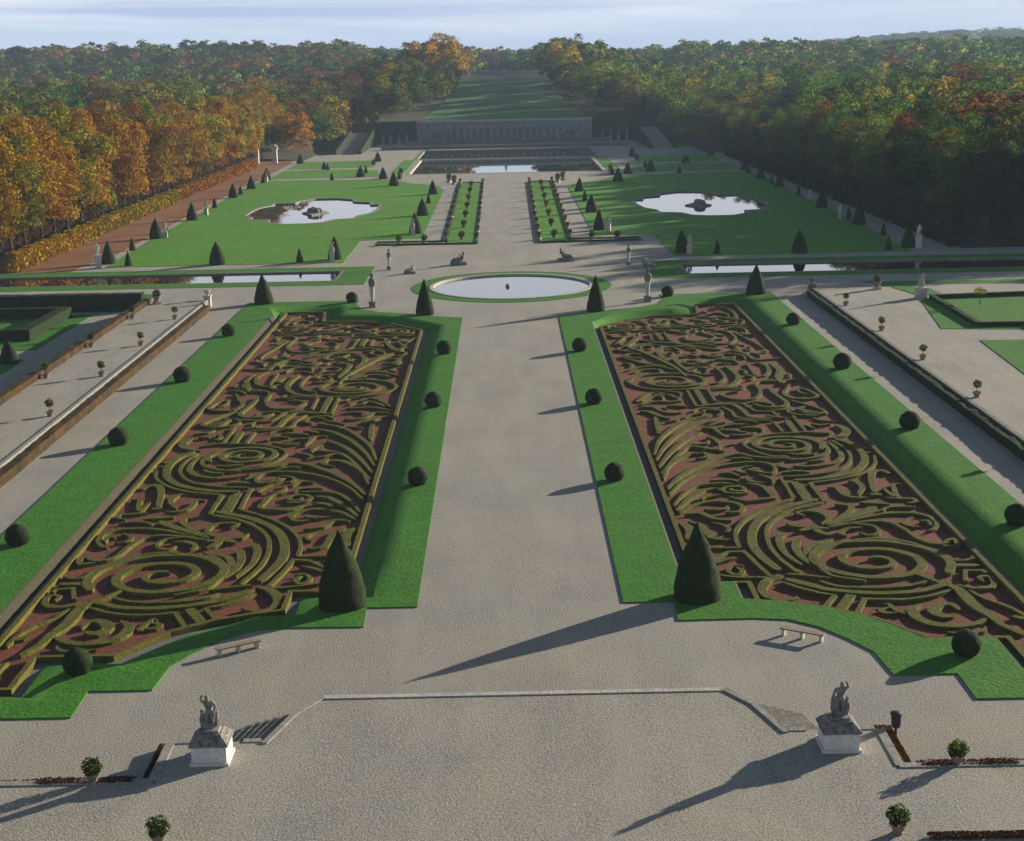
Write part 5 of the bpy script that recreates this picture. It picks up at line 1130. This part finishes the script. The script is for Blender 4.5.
# ---- right avenue, in its own shade
RSP = ['dark', 'green', 'olive', 'green', 'dark', 'green', 'rust', 'green', 'olive', 'green', 'dark', 'olive', 'green', 'green', 'olive', 'rust', 'green', 'olive', 'green', 'olive']
y = 292; i = 0
while y < 705:
    s = .86+rt.uniform(-.07, .08)-.24*smooth((y-430)/130); xx = 88.5+rt.uniform(0, 1.5)
    if y > 560: xx = 88 - (y-560)*.06; s = min(s, .66)
    near_tree(xx, y, RSP[i % len(RSP)], (i*2) % 3, '%s tree in the shaded front row on the right, %s from the canal' % (spn[RSP[i % len(RSP)]], ORD[min(i, 39)]), 'front row of the right avenue', s)
    y += rt.uniform(9, 12); i += 1
# palisade hedges at the feet of the avenues
M['leaf_palisade'] = leaf_mat('leaf_palisade', [(.0, (.10, .11, .015)), (.35, (.27, .18, .016)), (.6, (.29, .12, .013)), (1, (.14, .065, .012))])
for k, (ya, yb) in enumerate(((273, 330), (333, 420), (424, 560))):
    xa = -86.4-(ya-273)*.010; o = link('palisade_hedge', leafy_hedge(xa-1.5, xa, ya, yb, 0, 3.3, int((yb-ya)*95), .34, M['leaf_palisade'], k))
    tag(o, ['nearest', 'middle', 'farthest'][k]+' stretch of trimmed yellow hedge at the foot of the left avenue', 'hedge')
for k, (ya, yb) in enumerate(((283, 400), (404, 580))):
    o = link('palisade_hedge', leafy_hedge(82.3, 80.6, ya, yb, 0, 3.3, int((yb-ya)*70), .36, M['leaf_dark'], 9+k))
    tag(o, ['nearer', 'farther'][k]+' stretch of dark hedge at the foot of the right avenue', 'hedge')
tag(link('undergrowth', leafy_hedge(-100.5, -97.5, 273, 625, 0, 5.2, 11000, .55, M['leaf_russet'], 21)), 'brown undergrowth behind the trunks of the left avenue', 'undergrowth', kind='stuff')
tag(link('undergrowth', leafy_hedge(97.5, 94.5, 284, 600, 0, 5.2, 9000, .55, M['leaf_dark'], 22)), 'dark undergrowth behind the trunks of the right avenue', 'undergrowth', kind='stuff')
# ---- woods: a jittered grid beyond the avenues
def allowed(x, y):
    ax = abs(x)
    if y < 274: return False
    if y < 605: return ax > (100 if x < 0 else 97)
    if y < 720: return ax > (78 if y < 640 else 72.5)
    if y < 1010: return ax > 40-(y-720)*.075+3
    if y < 1500: return ax > 27
    return True
wood = []
g_ = 11.4
yy = 276.0
while yy < 2300:
    st_ = g_ if yy < 800 else (g_*1.25 if yy < 1100 else g_*1.8)
    w = .345*yy+22
    xx = -w
    while xx < w:
        x = xx+rt.uniform(-.36, .36)*st_; y = yy+rt.uniform(-.36, .36)*st_
        if allowed(x, y): wood.append((x, y))
        xx += st_
    yy += st_
def species(x, y):
    n = noise.noise(Vector((x*.02, y*.012, 3.3)))+rt.uniform(-.45, .45)
    if x < 0:
        if y < 520: return 'rust' if n < .12 else ('orange' if n < .24 else ('olive' if n < .5 else 'green'))
        return 'rust' if n < -.28 else ('olive' if n < .02 else ('green' if n < .34 else ('orange' if n < .39 else 'dark')))
    if y < 420: return 'dark' if n < -.25 else ('olive' if n < .0 else ('green' if n < .42 else 'rust'))
    return 'green' if n < .25 else ('olive' if n < .40 else ('rust' if n < .45 else ('gold' if n < .50 else 'dark')))
MID = [crown_geo(50+i, H, Rr, b, 26, 2900, .48) for i, (H, Rr, b) in enumerate(SHAPES)]
LOW = [crown_geo(70+i, H, Rr*1.05, b*.8, 16, 420, 1.1) for i, (H, Rr, b) in enumerate(SHAPES)]
MCR = {}
def mid_mesh(sp, i):
    if (sp, i) not in MCR: MCR[sp, i] = quads_mesh('wood_tree', MID[i], M['leaf_'+sp])
    return MCR[sp, i]
# hand-placed marks on the skyline
SPECIAL = [(-46, 727, 'olive', .62), (-54, 724, 'dark', .7), (-62, 727, 'olive', .75), (-50, 742, 'olive', .8), (47, 727, 'dark', .62), (55, 724, 'olive', .7), (63, 727, 'dark', .72), (50, 742, 'olive', .8), (-70, 728, 'rust', .8), (71, 728, 'olive', .8), (-46, 760, 'dark', .8), (46, 760, 'olive', .8), (-80.5, 606, 'orange', .82), (-80, 617, 'orange', .75), (-83, 630, 'rust', .85), (80, 612, 'olive', .8), (79, 626, 'olive', .8), (-36, 905, 'orange', 1.32), (-44, 890, 'orange', 1.25), (-30, 925, 'orange', 1.2), (-52, 915, 'olive', 1.2), (34, 900, 'gold', 1.15), (42, 915, 'olive', 1.25), (30, 930, 'olive', 1.1),
           (-58, 740, 'olive', .86), (-67, 748, 'olive', .8), (-76, 742, 'rust', .8), (-62, 765, 'dark', .9), (-84, 755, 'olive', .8), (60, 742, 'olive', .86), (69, 752, 'rust', .8), (78, 745, 'olive', .78), (57, 770, 'olive', .9), (-33, 800, 'olive', .8), (-30, 840, 'dark', .85), (33, 805, 'olive', .8), (31, 850, 'green', .85), (-28, 870, 'olive', .9),
           (118, 505, 'gold', 1.12), (127, 512, 'gold', 1.08), (140, 500, 'rust', 1.1), (132, 522, 'olive', 1.1), (112, 365, 'rust', 1.08), (120, 372, 'rust', 1.06)]
GN = {-1: 'trees of the left wood', 1: 'trees of the right wood'}
zone = lambda x, y: ('behind the left avenue' if x < 0 else 'behind the shaded right avenue') if y < 560 or y > 700 else '%s crown at the end of the %s avenue by the ramp' % (spn[sp], SIDE[side]) if y < 520 else ('in the left wood towards the hill' if x < 0 else 'in the right wood towards the hill')
def wood_tree(x, y, sp, s, label, group):
    i = rt.randrange(3)
    o = bpy.data.objects.new('wood_tree', mid_mesh(sp, i)); col.objects.link(o)
    o.location = (x, y, max(0, land(x, y))-.8); o.rotation_euler = (0, 0, rt.uniform(0, 6.28)); k_ = (.35+.65*s); o.scale = (k_*rt.uniform(.98, 1.2), k_*rt.uniform(.98, 1.2), s); tag(o, label, 'tree', group); return o
for x, y, sp, s in SPECIAL:
    side = -1 if x < 0 else 1
    wood_tree(x, y, sp, s, '%s crown rising above its neighbours %s' % (spn[sp], ('left of the grass ride' if x < 0 else 'right of the grass ride') if y > 700 else 'behind the shaded right avenue') if y < 560 or y > 700 else '%s crown at the end of the %s avenue by the ramp' % (spn[sp], SIDE[side]), GN[side])
def cap_height(x, y, s):
    """wood behind the lobed ponds is shaped low so the water mirrors sky"""
    q = abs(x)/y
    if 540 < y < 1000 and .085 < q < .185:
        h = (y-398)*.080-max(0, land(x, y)); return max(.50, min(s, h/24.5))
    return s
wood.sort(key=lambda p: p[1])
ntree = 0; far = []
for x, y in wood:
    if any((x-a)**2+(y-b)**2 < 30 for a, b, _, _ in SPECIAL): continue
    s = rt.uniform(.70, 1.13)*(.92 if y > 700 else 1)
    if x > 0 and y < 640: s *= .93+.10*smooth((x-95)/40)
    if y < 760 and ntree < 290:
        # only what the photograph can show: skip trees buried deep behind others
        if abs(x) > .335*y+9: far.append((x, y, s)); continue
        ntree += 1
        sp = species(x, y)
        s = cap_height(x, y, s); wood_tree(x, y, sp, s, '%s tree %s' % (spn[sp], zone(x, y)), GN[-1 if x < 0 else 1])
    else: far.append((x, y, cap_height(x, y, s)))
# trees outside the right edge of the picture that shade the lawns
for k in range(170):
    x = rt.uniform(96, 190); y = rt.uniform(286, 520)
    if x > .345*y+12: far.append((x, y, rt.uniform(.85, 1.0)))
PAL = {k: np.array([c for _, c in v]) for k, v in SPEC.items()}
VV = []; TT = []
nr_ = np.random.default_rng(5)
for x, y, s in far:
    src = (MID if y < 900 else LOW)[rt.randrange(3)]
    a = rt.uniform(0, 6.28); c, sn = math.cos(a), math.sin(a)
    v = src.copy()
    if y < 900: v = v.reshape(-1, 4, 3)[::2].reshape(-1, 3)
    v = np.stack([v[:, 0]*c-v[:, 1]*sn, v[:, 0]*sn+v[:, 1]*c, v[:, 2]], 1)*s*(1.25 if y > 1100 else 1.0)*np.array([1.2, 1.2, .88 if y > 1100 else 1])
    v += np.array([x, y, max(0, land(x, y))-.8]); VV.append(v)
    p = PAL[species(x, y)]; b = p[rt.randrange(len(p))]*rt.uniform(.75, 1.25)
    TT.append(np.tile(np.array([*b, 1.0]), (len(v), 1)))
tag(link('far_wood', quads_mesh('far_wood', np.concatenate(VV), M['leaf_mix'], np.concatenate(TT))), 'mass of mixed autumn wood closing the view to the skyline', 'wood', kind='stuff')
# the far blue ridge carries a crust of tree tops
VV = []; TT = []
for k in range(3400):
    x = rt.uniform(-1250, 1500); y = rt.uniform(2300, 3400)
    v = LOW[k % 3].reshape(-1, 4, 3)[::2].reshape(-1, 3)*np.array([2.4, 2.4, .75])*rt.uniform(.9, 1.2)+np.array([x, y, max(0, land(x, y))-7])
    VV.append(v); p = PAL[rt.choice(['green', 'olive', 'dark', 'rust'])]; TT.append(np.tile(np.array([*(p[1]*rt.uniform(.7, 1.2)), 1.0]), (len(v), 1)))
tag(link('far_wood', quads_mesh('far_wood', np.concatenate(VV), M['leaf_mix'], np.concatenate(TT))), 'blue hazy wooded ridge on the horizon at the right', 'wood', kind='stuff')
print('trees', ntree, 'far', len(far))

# ------------------------------------------------------------------ air
hz = MB().box((0, 2300, 59), (9000, 4900, 134))
m, nt, out = new_mat('haze')
pv = N(nt, 'ShaderNodeVolumePrincipled'); pv.inputs['Color'].default_value = (.60, .80, 1.0, 1); pv.inputs['Density'].default_value = HAZE; pv.inputs['Anisotropy'].default_value = .0
nt.links.new(pv.outputs[0], out.inputs['Volume'])
tag(hz.build('haze', m), kind='stuff')

# ------------------------------------------------------------------ sky, sun, camera
w = bpy.data.worlds.new('World'); scene.world = w; w.use_nodes = True
nt = w.node_tree; nt.nodes.clear(); L = nt.links
out = nt.nodes.new('ShaderNodeOutputWorld'); bg = N(nt, 'ShaderNodeBackground', Strength=SKY)
sky = N(nt, 'ShaderNodeTexSky', sky_type='NISHITA', sun_disc=False, sun_elevation=R(SUN_EL), sun_rotation=R(SUN_AZ), air_density=1.0, dust_density=.6, ozone_density=1.5)
tc = N(nt, 'ShaderNodeTexCoord'); sep = N(nt, 'ShaderNodeSeparateXYZ'); L.new(tc.outputs['Generated'], sep.inputs[0])
# thin streaked cloud sheet, seen nearly edge on
mp = N(nt, 'ShaderNodeMapping'); mp.inputs['Scale'].default_value = (2.4, 2.4, 34); L.new(tc.outputs['Generated'], mp.inputs[0])
nz = N(nt, 'ShaderNodeTexNoise', Scale=1.6, Detail=7.0, Roughness=.6, Distortion=.5); L.new(mp.outputs[0], nz.inputs['Vector'])
cr = ramp(nt, nz.outputs[0], [(.36, (0, 0, 0)), (.70, (1, 1, 1))])
mr = N(nt, 'ShaderNodeMapRange'); L.new(sep.outputs['Z'], mr.inputs[0]); mr.inputs[1].default_value = .010; mr.inputs[2].default_value = .034; mr.inputs[3].default_value = .12; mr.inputs[4].default_value = .95
mu0 = N(nt, 'ShaderNodeMath', operation='MULTIPLY'); L.new(cr.outputs[0], mu0.inputs[0]); L.new(mr.outputs[0], mu0.inputs[1])
hi = N(nt, 'ShaderNodeMapRange'); L.new(sep.outputs['Z'], hi.inputs[0]); hi.inputs[1].default_value = .15; hi.inputs[2].default_value = .28; hi.inputs[3].default_value = 1.0; hi.inputs[4].default_value = .0
up = N(nt, 'ShaderNodeMapRange'); L.new(sep.outputs['Z'], up.inputs[0]); up.inputs[1].default_value = .036; up.inputs[2].default_value = .085; up.inputs[3].default_value = 0; up.inputs[4].default_value = .95
mxx = N(nt, 'ShaderNodeMath', operation='MAXIMUM'); L.new(mu0.outputs[0], mxx.inputs[0]); L.new(up.outputs[0], mxx.inputs[1])
mu = N(nt, 'ShaderNodeMath', operation='MULTIPLY'); L.new(mxx.outputs[0], mu.inputs[0]); L.new(hi.outputs[0], mu.inputs[1])
mx = N(nt, 'ShaderNodeMix', data_type='RGBA'); L.new(mu.outputs[0], mx.inputs[0]); mx.inputs[7].default_value = (CLOUD[0], CLOUD[1], CLOUD[2], 1)
# a cool veil over the warm band at the horizon
mx2 = N(nt, 'ShaderNodeMix', data_type='RGBA'); 
hv_ = N(nt, 'ShaderNodeMath', operation='MULTIPLY'); L.new(hi.outputs[0], hv_.inputs[0]); hv_.inputs[1].default_value = VEIL; L.new(hv_.outputs[0], mx2.inputs[0]); L.new(sky.outputs[0], mx2.inputs[6]); L.new(mx2.outputs[2], mx.inputs[6]); mx2.inputs[7].default_value = (*VEILC, 1)
L.new(mx.outputs[2], bg.inputs[0]); L.new(bg.outputs[0], out.inputs[0])

sd = bpy.data.lights.new('sun', 'SUN'); sd.energy = SUN; sd.angle = R(.53); sd.color = (1, .90, .74)
so = bpy.data.objects.new('sun', sd); col.objects.link(so)
d = Vector((math.sin(R(SUN_AZ))*math.cos(R(SUN_EL)), math.cos(R(SUN_AZ))*math.cos(R(SUN_EL)), math.sin(R(SUN_EL))))
so.rotation_euler = d.to_track_quat('Z', 'Y').to_euler(); so.location = (60, 60, 90)

cd = bpy.data.cameras.new('camera'); cam = bpy.data.objects.new('camera', cd); col.objects.link(cam); scene.camera = cam
cd.sensor_width = 36; cd.lens = 1560/1024*36; cd.clip_start = .5; cd.clip_end = 12000
pitch, roll, yaw = R(12.8521717), R(1.14616141), R(.10214534)
base = Matrix.Rotation(-yaw, 4, 'Z') @ Matrix.Rotation(math.pi/2-pitch, 4, 'X') @ Matrix.Rotation(ROLLS*roll, 4, 'Z')
cam.matrix_world = Matrix.Translation((-.4735, 0, CAM_H)) @ base

scene.render.engine = 'CYCLES'
scene.cycles.max_bounces = 5; scene.cycles.diffuse_bounces = 2; scene.cycles.glossy_bounces = 2; scene.cycles.transmission_bounces = 2; scene.cycles.volume_bounces = 0; scene.cycles.transparent_max_bounces = 4
scene.cycles.use_denoising = True
vs = scene.view_settings; vs.view_transform = 'Standard'; vs.look = 'None'; vs.gamma = 1; vs.use_curve_mapping = False; vs.exposure = EXPO
